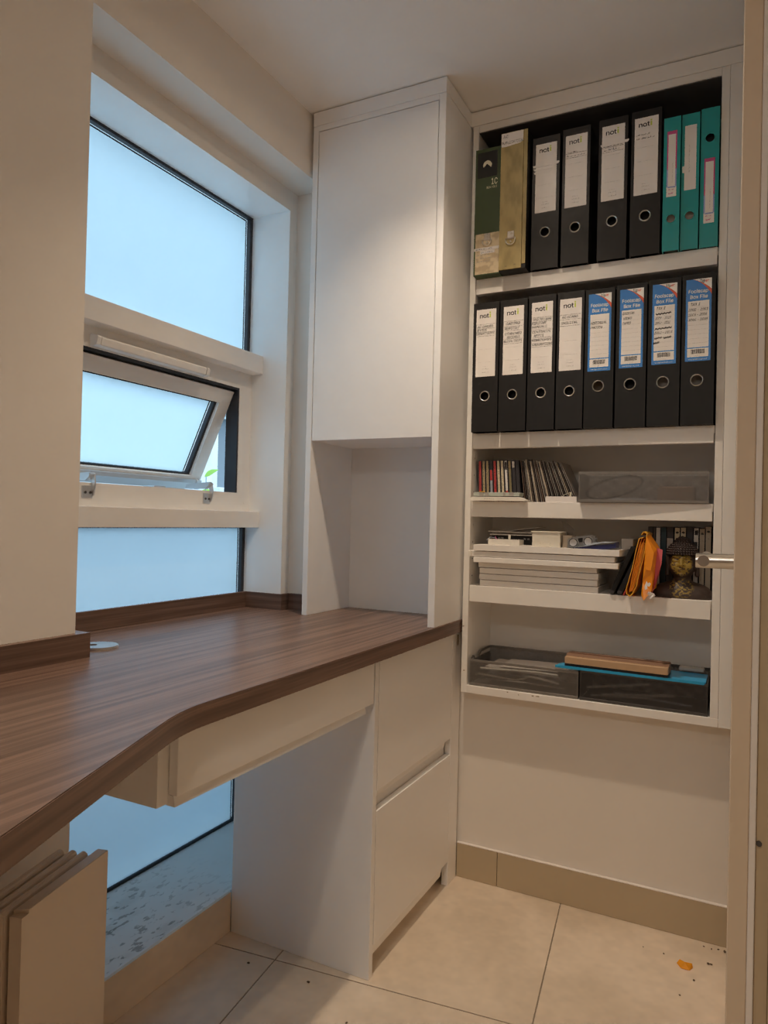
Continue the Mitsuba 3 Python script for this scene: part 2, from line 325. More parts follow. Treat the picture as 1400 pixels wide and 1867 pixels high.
for bs, d in (((-2.60, 2.965, 1.255), (0.0, 1, .72)), ((-2.6, 2.93, 1.165), (0, 1, .35)), ((-2.6, 2.975, .95), (.1, -1, .4)), ((-2.6, 2.97, .7), (0, 1, .3))):
    part(pl, 'leaf', leafm(bs, d, .14, .013), 'leaf', 60)

# ------------------------------------------------------------------ door and trim at the right edge
D = 'door_1'; used.add(D); say(D, 'open door seen on its beige edge, with a brushed steel lever', None, None, 'structure')
part(D, 'leaf', bx(-0.0129, 0.0130, 1.15, 1.86, 0.008, 2.03, .0015), 'door_paint')
part(D, 'edge_lipping', bx(0.0132, 0.0219, 1.148, 1.86, 0.008, 2.03, .0008), 'trim_white', label='white strip on the door edge')
HY, HZd = 1.205, 0.998
h = part(D, 'lever', [cyl((-0.0129, HY, HZd), (-0.0665, HY, HZd), .0115, 32), cyl((-0.0565, HY, HZd), (-0.0565, HY + .115, HZd + .001), .0098, 32)], 'steel', 30, label='brushed steel lever handle')
part(h, 'end_disc', cyl((-0.0552, HY - .0122, HZd), (-0.0552, HY - .006, HZd), .0085, 28), 'steel', 30)
struct('trim_1', bx(0.0222, 0.0400, 1.155, 1.20, 0, ZC, .001), 'side_wall', label='narrow beige door frame strip')
part('trim_1', 'screw', cyl((0.0262, 1.152, 0.6), (0.0262, 1.156, 0.6), .0038, 12), 'mesh_dark', label='small dark screw')

# ------------------------------------------------------------------ worktop
arc = []
A0, A1, A2 = np.array([-0.7258, 0.850]), np.array([-0.7258, 0.793]), np.array([-0.7258, 0.793]) + .058 * np.array([.3656, -.9308])
for t in np.linspace(0, 1, 9): arc.append(tuple(A0 * (1 - t) ** 2 + 2 * A1 * t * (1 - t) + A2 * t * t))
wt_pts = [(-0.7258, YB - .001)] + arc + [(-0.5125, 0.25), (-0.497, 0.19), (-0.49, 0.12), (-0.49, -0.5), (XP, -0.5), (XP, Y0), (-1.398, Y0), (-1.398, Y1 - .002), (XF, Y1 - .002), (XF, 1.835), (XP, 1.835), (XP, YB - .001)]
WT = thing('worktop', 'walnut laminate worktop with an angled front under the window', 'worktop')
wp = Polygon(wt_pts)
part(WT, 'top', [extr(wp, 'z', 0.7298, ZD - .0012), extr(wp.buffer(-.0012), 'z', ZD - .0013, ZD)], 'walnut')
part(WT, 'upstand', extr([(XP, -0.5), (-1.1433, -0.5), (-1.1433, 0.986), (-1.390, 0.986), (-1.390, Y0 + .001), (XP, Y0 + .001)], 'z', ZD, 0.8135), 'walnut')
part(WT, 'upstand', bx(-1.401, -1.390, 0.986, Y1 - .004, ZD, 0.8135, .0006), 'walnut')
part(WT, 'upstand', extr([(-1.390, Y1 - .003), (-1.390, 1.789), (-1.2545, 1.789), (-1.2545, 1.827), (-1.1488, 1.827), (-1.1488, 1.8345), (XF + .0005, 1.8345), (XF + .0005, Y1 - .003)], 'z', ZD, 0.8135), 'walnut')
gr = thing('cable_grommet', 'silver round cable grommet on the worktop behind the wall corner', 'cable grommet')
ring = Point(0, 0).buffer(.040, quad_segs=12).difference(sbox(-.012, -.05, .012, -.014)).difference(Point(0, -.014).buffer(.012, quad_segs=8))
part(gr, 'cover', mov(rot(extr(ring, 'z', 0, .0035), -55, [0, 0, 1], [0, 0, 0]), (-1.212, 1.066, ZD + .002)), 'alu', 40)
part(gr, 'collar', mov(lathe([(.034, 0), (.041, 0), (.041, .003), (.034, .003), (.034, 0)], 32), (-1.212, 1.066, ZD)), 'alu', 40)

# drawer under the worktop
XPF = -0.7438
dw = thing('desk_drawer', 'shallow white drawer hung below the worktop', 'drawer')
part(dw, 'carcase', [bx(-1.10, -0.7625, 0.785, 0.7875 + .0145, 0.6165, 0.7298), bx(-1.10, -0.7625, 1.40, 1.416, 0.6165, 0.7298), bx(-1.10, -0.7625, .80, 1.40, 0.6165, 0.628), bx(-0.778, -0.7625, .802, 1.40, 0.628, 0.7298)], 'laminate')
part(dw, 'screw', cyl((-0.845, .7845, .64), (-0.845, .787, .64), .004, 12), 'mesh_dark')
part(dw, 'front', bx(XPF - .017, XPF, 0.8068, 1.4335, 0.6305, 0.7290, .0008), 'laminate')
lip = smooth_poly([(XPF - .019, .6145), (XPF - .004, .6145), (XPF - .0065, .6275), (XPF - .0185, .6295)], .0012)
part(dw, 'finger_pull', extr([(XPF - .0205, .6140), (XPF - .0035, .6140), (XPF - .0065, .6300), (XPF - .0165, .6300), (XPF - .0195, .652), (XPF - .0225, .652)], 'y', 0.8068, 1.404), 'laminate', label='bevelled finger pull below the front')

# pedestal
pd = thing('drawer_pedestal', 'white two drawer pedestal standing on the floor under the worktop', 'drawer unit')
part(pd, 'side_panel', bx(-1.139, XPF, 1.4406, 1.4585, 0, 0.7298, .0008), 'laminate')
part(pd, 'carcase', [bx(-1.13, XPF - .024, 1.4600, 1.917, 0.045, 0.7290)], 'laminate')
part(pd, 'plinth', bx(-1.13, XPF - .040, 1.4585, 1.917, 0, 0.045), 'laminate')
part(pd, 'filler', bx(XPF - .019, XPF, 1.9195, YB - .012, 0, 0.7290, .0008), 'laminate')
f1 = part(pd, 'drawer_front', bx(XPF - .018, XPF, 1.4612, 1.9180, 0.4235, 0.7285, .0008), 'laminate')
part(f1, 'finger_pull', extr([(XPF - .0195, .4080), (XPF - .0045, .4090), (XPF - .0020, .4230), (XPF - .018, .4230)], 'y', 1.4615, 1.880), 'laminate')
f2 = part(pd, 'drawer_front', bx(XPF - .018, XPF, 1.4612, 1.9180, 0.0700, 0.3770, .0008), 'laminate')
part(f2, 'finger_pull', extr([(XPF - .0195, .042), (XPF - .0075, .0425), (XPF - .0020, .0695), (XPF - .018, .0695)], 'y', 1.4615, 1.880), 'laminate')
part(pd, 'pull_recess', bx(XPF - .0245, XPF - .0195, 1.4600, 1.917, 0.372, 0.4085), 'laminate')
part(pd, 'bracket', [bx(XPF - .010, XPF + .002, 1.953, 1.964, 0.686, 0.717, .001)], 'cardboard', label='small brown bracket in the gap')

# ------------------------------------------------------------------ tall cabinet
YT = 1.7415
tc = thing('tall_cabinet', 'tall white wall cabinet standing on the worktop in the corner', 'cabinet')
part(tc, 'side_panel', bx(-1.1488, -1.1308, YT, YB - .001, ZD, ZC - .0445, .0008), 'laminate')
part(tc, 'side_panel', bx(-0.7488, -0.7290, YT, YB - .001, ZD, ZC - .0445, .0008), 'laminate')
part(tc, 'top_strip', [bx(-1.1488, -0.7285, YT - .001, YT + .017, ZC - .0435, ZC - .003, .0006), bx(-0.7465, -0.7285, YT + .017, YB - .001, ZC - .0435, ZC - .003, .0006)], 'laminate')
part(tc, 'rail', bx(-1.1305, -0.7491, YT, YT + .018, 2.1812, ZC - .0440, .0006), 'laminate')
part(tc, 'cupboard_back', bx(-1.1305, -0.7491, YB - .012, YB - .001, ZD, 2.19), 'laminate')
part(tc, 'cupboard_base', bx(-1.1305, -0.7491, YT + .020, YB - .012, 1.2745, 1.2925), 'laminate')
part(tc, 'door', bx(-1.1287, -0.7510, YT + .0004, YT + .0184, 1.2735, 2.1795, .0010), 'laminate', label='plain white cupboard door')

# ------------------------------------------------------------------ bookcase
bk = thing('bookcase', 'white built-in bookcase full of files beside the tall cabinet', 'bookcase')
XL0, XL1, XR0, XR1 = -0.7213, -0.7037, -0.0683, -0.0497
part(bk, 'side_panel', bx(XL0, XL1, YK, YN, .558, 2.1965, .0008), 'shelf_white'); part(bk, 'side_panel', bx(XR0, XR1, YK, YN, .5797, 2.1965, .0008), 'shelf_white')
part(bk, 'filler_strip', bx(-0.0491, -0.0135, YK - .001, YB, .5585, 2.1965, .0008), 'shelf_white')
part(bk, 'bottom_board', bx(XL1 + .0002, XR1, YK, YN, .558, .5797, .0008), 'shelf_white')
part(bk, 'top_board', bx(XL1 + .0002, XR0 - .0002, YK, YN, 2.1763, 2.1965, .0008), 'shelf_white')
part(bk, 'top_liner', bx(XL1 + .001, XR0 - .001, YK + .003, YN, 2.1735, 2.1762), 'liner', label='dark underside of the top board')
part(bk, 'fascia', bx(-0.7284, -0.0135, YK - .001, YK + .017, 2.1972, ZC - .003, .0008), 'shelf_white')
part(bk, 'back_board', bx(XL0, XR1, YN, YN + .006, .558, 2.1965), 'shelf_white')
for z0, z1 in ((1.704, 1.748), (1.2595, 1.3035), (1.064, 1.108), (.8205, .867)):
    s = part(bk, 'shelf', bx(XL1 + .0012, XR0 - .0012, YK + .004, YN - .001, z1 - .02, z1 - .0002), 'shelf_white')
    part(s, 'front_rail', bx(XL1 + .0020, XR0 - .0030, YK - .0005, YK + .018, z0, z1, .0008), 'shelf_white')
for z in (1.2334, 1.1845, 1.1357, 1.0401, .9905, .9427, .893):
    part(bk, 'shelf_pin_hole', cyl((XL1 - .001, 1.956, z), (XL1 + .0003, 1.956, z), .0022, 8), 'gap')
for x, z, w in ((-.5824, .5752, .002), (-.5509, .5718, .0012), (-.5108, .5741, .003), (-.4971, .5745, .005), (-.7236 + .006, .7479, .003), (-.7121, .6211, .003)):
    part(bk, 'paint_chip', bx(x - w, x + w, YK - .0004, YK + .001, z - .0016, z + .0016, .0005), 'cardboard')

# ------------------------------------------------------------------ files
def file_cover(x0, x1, y, z0, z1, hole=None, hr=.0118, top=False, t=.0028, yb=YN - .006):
    sp = sbox(x0, z0, x1, z1)
    if hole: sp = sp.difference(Point(*hole).buffer(hr, quad_segs=8))
    ms = [extr(sp, 'y', y, y + t), bx(x0, x0 + t, y + t, yb, z0, z1), bx(x1 - t, x1, y + t, yb, z0, z1)]
    if top: ms += [bx(x0 + t, x1 - t, y + t, yb, z1 - t, z1), bx(x0 + t, x1 - t, y + t, yb, z0, z0 + t)]
    return cat(ms)
def finger_ring(x, y, z, R=.0152, r=.0112):
    m = lathe([(r, .0), (r + .0006, .0018), ((r + R) / 2, .0026), (R - .0006, .0016), (R, 0)], 28); return to_front(m, x, y, z)
def label_plate(k, name, x0, x1, y, z0, z1, m='paper'): return part(k, name, bx(x0, x1, y - .0005, y, z0, z1, .0002), m)
def write(k, name, lines, x, y, m='ink', bold=False):
    """lines: (text, dx, z, h, width or None, shear)"""
    ms = []
    for s, dx, z, hh, w, sh in lines: ms.append(to_front(squiggle(w, hh, s) if s[0] == '~' else text(s, hh, bold, sh, w), x + dx, y, z))
    return part(k, name, cat(ms), m)
def bars(k, name, rects, y, m): return part(k, name, cat([bx(a, b_, y - .0003, y, c_, d) for a, b_, c_, d in rects]), m)

def lever_file(x0, x1, y, z0, h, label, notes, rules=(), tape=None, scribble=()):
    k = thing('lever_arch_file', label, 'lever arch file', None)
    xm = (x0 + x1) / 2; w = x1 - x0
    part(k, 'cover', file_cover(x0, x1, y, z0, z0 + h, (xm, z0 + .101)), 'black_plastic')
    part(k, 'contents', bx(x0 + .004, x1 - .004, y + .022, YN - .012, z0 + .010, z0 + h - .045), 'black_board')
    part(k, 'finger_ring', finger_ring(xm, y, z0 + .101), 'chrome', 40)
    lx0, lx1, lz0, lz1 = xm - .029, xm + .029, z0 + .156, z0 + h - .019
    L = label_plate(k, 'label', lx0, lx1, y, lz0, lz1); yl = y - .0005
    write(L, 'logo', [('not', .010, lz1 - .024, .0118, .0265, 0)], lx0, yl, 'ink', True)
    bars(L, 'logo_mark', [(lx0 + .0385, lx0 + .0425, lz1 - .024, lz1 - .0135), (lx0 + .0385, lx0 + .0425, lz1 - .0115, lz1 - .008)], yl, 'logo_green')
    if notes: write(L, 'handwriting', [(s, dx, lz1 - dz, hh, ww, .12) for s, dx, dz, hh, ww in notes], lx0, yl, 'ink', True)
    if rules: bars(L, 'pen_line', [(lx0 + .001, lx1 - .002, lz1 - dz, lz1 - dz + .0007) for dz in rules], yl, 'ink')
    nz = max([r for r in rules] + [n[2] for n in notes] + [.045])
    bars(L, 'ruled_line', [(lx0 + .008, lx1 - .010, lz1 - dz, lz1 - dz + .0005) for dz in (.078, .114, .150) if dz > nz + .006 and dz < lz1 - lz0 - .03], yl, 'line_grey')
    write(L, 'small_print', [('~a', .020, lz0 + .028, .0016, .016, 0), ('~b', .019, lz0 + .0205, .0026, .02, 0), ('~c', .019, lz0 + .011, .0026, .02, 0)], lx0, yl, 'ink_grey')
    for tx0, tx1, tz, th_ in tape or ():
        part(L, 'torn_tape', extr([(lx0 + tx0, lz1 - tz), (lx0 + tx0 + .003, lz1 - tz - th_), (lx0 + tx1 - .004, lz1 - tz - th_ * .8), (lx0 + tx1, lz1 - tz - .001), (lx0 + tx1 - .001, lz1 - tz + .003), (lx0 + .01, lz1 - tz + .001)], 'y', yl - .0012, yl - .0007), 'paper')
    return k
Z1, Z2 = 1.748, 1.3037
lever_file(-.5395, -.4645, 1.917, Z1, .365, 'black lever arch file with torn tape strips, right of the gold file', [('~p1', .004, .060, .004, .046), ('~p2', .003, .069, .004, .050), ('~p3', .004, .079, .004, .038)], (), [(-.008, .066, .058, .006), (-.006, .056, .067, .006), (-.005, .045, .076, .006)])
lever_file(-.4570, -.3837, 1.917, Z1, .371, 'black lever arch file with an untaped label, second black file on the top shelf', [('~v1', .006, .048, .0045, .025), ('~v2', .004, .058, .005, .049)], (.050, .062))
lever_file(-.3615, -.2875, 1.917, Z1, .374, 'black lever arch file with one torn tape strip, third black file on the top shelf', [('~h1', .004, .056, .0055, .050), ('~h2', .005, .066, .006, .040)], (.058, .070), [(-.004, .069, .048, .006)])
lever_file(-.2790, -.2055, 1.917, Z1, .376, 'black lever arch file standing next to the teal ring binders', [('~s1', .004, .046, .005, .034), ('~s2', .004, .056, .0055, .045)])
r2 = [(-.6975, -.6220), (-.6190, -.5415), (-.5378, -.4630), (-.4590, -.3880)]
lever_file(*r2[0], 1.905, Z2, .366, 'black lever arch file marked AC CARDIO, EYES, DERMATOLOGY', [('AC CARDIO', .003, .052, .006, .046), ('EYES', .003, .062, .006, .028), ('DERMATOLOGY', .001, .0715, .006, .053)], (.043, .0555, .065, .0765))
lever_file(*r2[1], 1.905, Z2, .366, 'black lever arch file marked GASTRO, OTHER MED RECORDS, BLOOD TESTS', [('GASTRO', .007, .052, .0075, .040), ('RESPITORY', .004, .065, .0065, .041), ('OTHER MED', .004, .0795, .0065, .048), ('RECORDS', .011, .0895, .0065, .036), ('BLOOD TESTS', .002, .1005, .0065, .052)], (.0415, .0565, .0685, .0915, .1045))
lever_file(*r2[2], 1.905, Z2, .368, 'black lever arch file marked KIDSTIME MANUALS', [('TFHD INFO BANK', .003, .0505, .0062, .052), ('KIDSTIME', .001, .0605, .0062, .040), ('MANUALS', .002, .0705, .0062, .040), ('CONTRACTS/', .002, .084, .0065, .052), ('APPTS', .006, .0945, .0065, .028), ('MEMBERSHIPS', .001, .1065, .0065, .054), ('SUBSCRIPTIONS', .001, .1185, .0065, .056)], (.042, .0535, .0745, .097, .1225))
lever_file(*r2[3], 1.905, Z2, .368, 'black lever arch file marked AC SCANS, SKELETAL', [('AC SCANS', .006, .052, .0062, .042), ('SKELETAL', .004, .068, .0065, .044)], (.043, .056, .073))

def box_file(x0, x1, y, z0, h, label, notes, scrib=()):
    k = thing('box_file', label, 'box file'); xm = (x0 + x1) / 2
    part(k, 'cover', file_cover(x0, x1, y, z0, z0 + h, (xm - .001, z0 + .110), top=True), 'black_board')
    part(k, 'contents', bx(x0 + .004, x1 - .004, y + .030, YN - .012, z0 + .004, z0 + h * .75), 'cardboard' if 'HIST' in label else 'black_board' if 'DIG' in label else 'paper_dim')
    part(k, 'finger_ring', finger_ring(xm - .001, y, z0 + .110, .0158, .012), 'chrome', 40)
    lx0, lx1, lz1 = xm - .0292, xm + .0292, z0 + h - .013; lz0 = lz1 - .2045
    L = label_plate(k, 'label', lx0, lx1, y, lz0, lz1, 'label_blue'); yl = y - .0005
    # white corner with its red sweep
    q = lambda t: np.array([lx0 + .015, lz1]) * (1 - t) ** 2 + 2 * t * (1 - t) * np.array([lx0 + .040, lz1 - .008]) + t * t * np.array([lx1, lz1 - .028])
    q2 = lambda t: np.array([lx0 + .015, lz1]) * (1 - t) ** 2 + 2 * t * (1 - t) * np.array([lx0 + .042, lz1 - .010]) + t * t * np.array([lx1, lz1 - .041])
    c1 = [tuple(q(t)) for t in np.linspace(0, 1, 10)]; c2 = [tuple(q2(t)) for t in np.linspace(0, 1, 10)]
    part(L, 'red_sweep', extr(c1 + c2[::-1], 'y', yl - .0003, yl), 'label_red')
    part(L, 'white_corner', extr(c1 + [(lx1, lz1)], 'y', yl - .0003, yl), 'paper')
    write(L, 'brand_word', [('Tig', .031, lz1 - .009, .0066, .011, .1)], lx0, yl - .0003, 'ink', True)
    write(L, 'brand_word', [('er', .0432, lz1 - .009, .0066, .0085, .1)], lx0, yl - .0003, 'label_red', True)
    write(L, 'title', [('Foolscap', .0055, lz1 - .0345, .0088, .045, .05), ('Box File', .0095, lz1 - .0485, .0088, .040, .05)], lx0, yl - .0003, 'paper', True)
    part(L, 'write_panel', bx(lx0 + .005, lx1 - .005, yl - .0003, yl, lz0 + .0345, lz1 - .0545), 'paper')
    bars(L, 'ruled_line', [(lx0 + .006, lx1 - .006, z, z + .0005) for z in np.arange(lz0 + .045, lz1 - .066, .0112)], yl - .0003, 'line_grey')
    part(L, 'code_panel', bx(lx0 + .005, lx1 - .005, yl - .0003, yl, lz0 + .0105, lz0 + .032), 'paper')
    rr = random.Random(3); xs = lx0 + .014; br = []
    while xs < lx1 - .014:
        w = rr.choice([.0005, .0009, .0014]); br.append((xs, xs + w, lz0 + .0185, lz0 + .0295)); xs += w + rr.choice([.0005, .0009])
    bars(L, 'barcode', br, yl - .0003, 'ink'); write(L, 'small_print', [('~n', .020, lz0 + .0130, .0016, .016, 0)], lx0, yl - .0003, 'ink_grey')
    write(L, 'web_address', [('www.tigerstationery.co.uk', .008, lz0 + .0035, .0034, .042, 0)], lx0, yl, 'paper')
    write(L, 'handwriting', [(s, dx, lz1 - dz, hh, ww, .25) for s, dx, dz, hh, ww in notes], lx0, yl - .0004, 'ink', True)
    for dx, dz, w in scrib:
        pts = []
        for i in range(15):
            pts.append((lx0 + dx + w * i / 14, lz1 - dz + .0018 * math.sin(i * 2.4 + dz * 99) + .002 * i / 14))
        up = [(a_, b_ + .0022) for a_, b_ in pts]
        part(L, 'crossing_out', extr(Polygon(pts + up[::-1]).buffer(.0004), 'y', yl - .0006, yl - .0002), 'ink')
bxs = [(-.3850, -.3105), (-.3060, -.2310), (-.2275, -.1510), (-.1480, -.0728)]
box_file(*bxs[0], 1.906, Z2, .3665, 'blue labelled black box file marked HISTORICAL PHOTOS', [('HISTORICAL', .006, .080, .0062, .041), ('PHOTOS', .006, .092, .0062, .030)])
box_file(*bxs[1], 1.908, Z2, .3695, 'blue labelled black box file marked DIGITAL VIDEO TAPES', [('DIGITAL', .007, .066, .0062, .030), ('VIDEO', .008, .079, .0062, .021), ('TAPES', .006, .0915, .0062, .021)])
box_file(*bxs[2], 1.909, Z2, .3725, 'black box file whose blue label has crossed out years', [('TAX 2', .009, .065, .0068, .021), ('2009 - 2010', .007, .0895, .006, .037), ('2010 - 2011', .007, .1015, .006, .036), ('2012 - 2013', .006, .1265, .006, .042)], [(.009, .0775, .036), (.007, .115, .040), (.006, .139, .018), (.028, .139, .018), (.004, .151, .014)])
box_file(*bxs[3], 1.909, Z2, .3745, 'black box file marked TAX 1, rightmost on the second shelf', [('TAX 1', .010, .066, .0068, .022), ('2002 - 2003', .006, .079, .006, .044), ('2003 - 2004', .006, .0915, .006, .042), ('2004 - 2005', .006, .104, .006, .044)])

# green and gold old box files
def dring(k, x, y, z, s=1.0):
    a_ = np.linspace(0, math.pi, 13); pth = [(x + .0125 * s, y - .003, z + .004)] + [(x + .0125 * s * math.cos(t), y - .004, z - .0135 * s * math.sin(t)) for t in a_] + [(x - .0125 * s, y - .003, z + .004), (x + .0124 * s, y - .003, z + .0042)]
    pl_ = part(k, 'ring_pull', tube(pth, .0015, 8), 'chrome', 40)
    part(pl_, 'clip', bx(x - .009 * s, x + .009 * s, y - .0022, y, z + .001, z + .022 * s, .001), 'steel')
    part(pl_, 'rivet', trimesh.creation.icosphere(2, .0032).apply_translation((x + .001, y - .0022, z + .016 * s)), 'chrome', True); part(pl_, 'rivet', trimesh.creation.icosphere(2, .0032).apply_translation((x, y - .0006, z - .005 * s)), 'chrome', True)
k = thing('box_file', 'dark green old box file with a worn cream label, leftmost on the top shelf', 'box file')
gx0, gx1, gy = -.7005, -.6245, 1.902
part(k, 'cover', file_cover(gx0, gx1, gy, Z1, 2.108, top=True), 'green_cover')
part(k, 'picture', bx(gx0 + .006, gx0 + .064, gy - .0004, gy, 2.026, 2.098), 'black_board', label='black square with a pale globe')
part(k, 'globe_print', extr(Polygon([(gx0 + .035 + .013 * math.cos(t), 2.060 + .0135 * math.sin(t)) for t in np.linspace(-.6, 3.6, 16)] + [(gx0 + .034, 2.064)]), 'y', gy - .0007, gy - .0003), 'cream_print')
write(k, 'title', [('1C', .0475, 2.003, .017, .018, 0), ('BOX FILE', .034, 1.993, .0055, .030, 0)], gx0, gy, 'cream_print', True)
L = label_plate(k, 'label', gx0 + .004, gx1 - .001, gy, Z1 + .003, Z1 + .118, 'old_label')
write(L, 'handwriting', [('~k1', .008, Z1 + .056, .004, .042, .1), ('~k2', .006, Z1 + .047, .0035, .046, .1), ('~k3', .010, Z1 + .038, .0035, .036, .1)], gx0, gy - .0005, 'ink_grey')
part(L, 'tape_strip', bx(gx0 - .001, gx1 - .001, gy - .0014, gy - .0008, Z1 + .070, Z1 + .078, .0002), 'paper'); part(L, 'tape_strip', bx(gx0 + .019, gx1 - .014, gy - .0014, gy - .0008, Z1 + .060, Z1 + .069, .0002), 'paper')
write(L, 'tape_writing', [('~t1', .006, Z1 + .0722, .003, .050, 0), ('~t2', .021, Z1 + .0625, .003, .036, 0)], gx0, gy - .0014)
dring(k, gx0 + .039, gy - .0006, Z1 + .095)
k = thing('box_file', 'faded gold box file with a white tag, second on the top shelf', 'box file')
ax0, ax1, ay = -.6215, -.5465, 1.886
part(k, 'cover', file_cover(ax0, ax1, ay + .003, Z1, 2.1305, top=True), 'black_board'); part(k, 'spine', bx(ax0, ax1 - .011, ay, ay + .0034, Z1 + .001, 2.1305, .0006), 'gold_cover', label='worn gold spine')
part(k, 'edge', bx(ax1 - .0105, ax1, ay + .001, ay + .0034, Z1 + .012, 2.1305, .0006), 'gold_cover')
L = part(k, 'tag', extr([(ax0 + .001, 2.129), (ax1 - .012, 2.129), (ax1 - .012, 2.100), (ax1 - .022, 2.095), (ax0 + .01, 2.091), (ax0 + .001, 2.093)], 'y', ay - .0006, ay), 'paper')
write(L, 'handwriting', [('AC', .006, 2.1155, .008, .015, .1), ('PUBLICATION', .002, 2.098, .0075, .060, .05)], ax0, ay - .0006)
write(k, 'mark', [('~m1', .018, Z1 + .009, .003, .006, 0), ('~m2', .042, Z1 + .011, .003, .008, 0)], ax0, ay, 'ink')
dring(k, ax0 + .0335, ay, Z1 + .082, 1.08)

def ring_binder(x0, x1, y, h, label, hz, lab, style):
    k = thing('ring_binder', label, 'ring binder'); xm = (x0 + x1) / 2
    part(k, 'cover', file_cover(x0, x1, y, Z1, Z1 + h, (xm, Z1 + hz), hr=.0112, t=.0025), 'teal')
    part(k, 'contents', bx(x0 + .004, x1 - .006, y + .014, YN - .012, Z1 + .008, Z1 + h - .03), 'paper_dim' if hz < .2 else 'black_board')
    part(k, 'hole_rim', to_front(lathe([(.0102, 0), (.0104, .0008), (.0118, .0008), (.0122, 0)], 24), xm, y, Z1 + hz), 'teal', 40)
    l0, l1, w = lab
    if style == 'plain':
        L = label_plate(k, 'label', xm - w / 2, xm + w / 2, y, Z1 + l0, Z1 + l1)
        part(L, 'pencil_note', to_front(rot(squiggle(.07, .0035, 'cn'), -90, [0, 0, 1], [0, 0, 0]), xm - .004, y - .0005, Z1 + l0 + .115), 'line_grey')
        part(L, 'clear_tab', bx(x0 + .002, xm - w / 2 + .002, y - .0012, y - .0003, Z1 + l0 + .045, Z1 + l0 + .062, .0003), 'paper')
    else:
        L = label_plate(k, 'label', xm - w / 2, xm + w / 2, y, Z1 + l0, Z1 + l1, 'pink_print')
        z = Z1 + l0; zz = Z1 + l1
        part(L, 'violet_band', bx(xm - w / 2, xm + w / 2, y - .0007, y - .0004, z + .024, z + .07), 'violet_print')
        part(L, 'write_panel', bx(xm - w / 2 + .003, xm + w / 2 - .003, y - .0010, y - .0006, z + .026, zz - .009), 'paper')
        part(L, 'foot_panel', bx(xm - w / 2, xm + w / 2, y - .0010, y - .0004, z, z + .025), 'paper')
        write(L, 'print', [('~b1', .004, z + .0165, .0035, .016, .1), ('~b2', .005, z + .006, .006, .014, 0)], xm - w / 2, y - .0010, 'pink_print')
        bars(L, 'blue_print', [(xm - w / 2 + .003, xm + w / 2 - .002, z + .0225, z + .025)], y - .001, 'violet_print')
        part(L, 'pencil_note', to_front(rot(squiggle(.05, .003, 'st'), -90, [0, 0, 1], [0, 0, 0]), xm + .001, y - .0010, Z1 + l0 + .085), 'line_grey')
ring_binder(-.1995, -.1595, 1.914, .340, 'teal ring binder with a pink edged label above its hole, left of three', .081, (.137, .305, .0235), 'print')
ring_binder(-.1575, -.1160, 1.922, .3435, 'teal ring binder with a plain white label, middle of three', .085, (.150, .314, .0275), 'plain')
ring_binder(-.1135, -.0712, 1.926, .3495, 'teal ring binder turned upside down with its hole at the top', .274, (.060, .223, .0245), 'print')

# ------------------------------------------------------------------ CD shelf
ZCD = 1.108
cols = dict(red=(.42, .045, .045), tan=(.36, .29, .17), cream=(.62, .55, .40), char=(.035, .033, .04), white=(.66, .64, .62), slate=(.30, .32, .38), olive=(.20, .17, .09), brown=(.16, .11, .085), grey=(.34, .32, .30), dust=(.24, .21, .19), sand=(.44, .38, .30), dark=(.07, .055, .05))
for n_, v_ in cols.items(): mat('spine_' + n_, v_, 0.35)
cds = [('red', 'red spine, leftmost of the row'), ('tan', 'tan spine, right of the red one'), ('tan', 'tan spine, third of the row'), ('slate', 'dark and pale blue spine with a red patch'), ('red', 'orange red spine with tiny dots'), ('cream', 'cream spine, left of another cream one'), ('cream', 'cream spine with small dark print'), ('white', 'white spine with a dark block and red foot'), ('olive', 'black spine with a gold head'), ('char', 'black spine with a pale head'), ('char', 'all dark spine beside the sleeves')]
for i, (cn, what) in enumerate(cds):
    x = -.688 + i * .0115; k = thing('cd_case', 'upright CD case, ' + what, 'CD case', 'CD cases standing in a row')
    ln = 2.2 + i * .25; pv = [x, 1.98, ZCD + .002]
    f = lambda m: rot(m, -ln, [0, 1, 0], pv)
    off = .0085
    part(k, 'tray', f(bx(x - off - .0051 + .012, x - off + .0051 + .012, 1.962, 2.085, ZCD + .002, ZCD + .120, .0006)), 'spine_char')
    xs = x - off + .012
    part(k, 'spine', f(bx(xs - .0034, xs + .0034, 1.9608, 1.9622, ZCD + .004, ZCD + .118)), 'spine_' + cn)
    if cn == 'slate': part(k, 'red_patch', f(bx(xs - .0034, xs + .0034, 1.9602, 1.9610, ZCD + .062, ZCD + .092)), 'spine_red'); part(k, 'dark_head', f(bx(xs - .0034, xs + .0034, 1.9602, 1.9610, ZCD + .092, ZCD + .118)), 'spine_char')
    if cn == 'white': part(k, 'dark_block', f(bx(xs - .0025, xs + .0028, 1.9602, 1.9610, ZCD + .092, ZCD + .114)), 'ink'); part(k, 'red_foot', f(bx(xs - .0034, xs + .0034, 1.9602, 1.9610, ZCD + .004, ZCD + .032)), 'spine_red')
    if cn in ('cream', 'red', 'tan'): part(k, 'print', f(to_front(rot(squiggle(.06, .0022, 'cd%d' % i), -90, [0, 0, 1], [0, 0, 0]), xs - .0012, 1.9608, ZCD + .095)), 'ink')
    if i in (8, 9): part(k, 'gold_head', f(bx(xs - .0034, xs + .0034, 1.9602, 1.9610, ZCD + .098, ZCD + .116)), 'spine_' + ('tan' if i == 8 else 'white'))
tones = ['brown', 'dark', 'dust', 'grey', 'sand', 'dark', 'grey', 'sand', 'dark', 'dust', 'brown', 'grey', 'dust', 'sand', 'dark', 'grey', 'dark', 'dust', 'grey', 'dark', 'dust', 'grey', 'dark', 'grey', 'sand', 'dark', 'grey', 'dust']
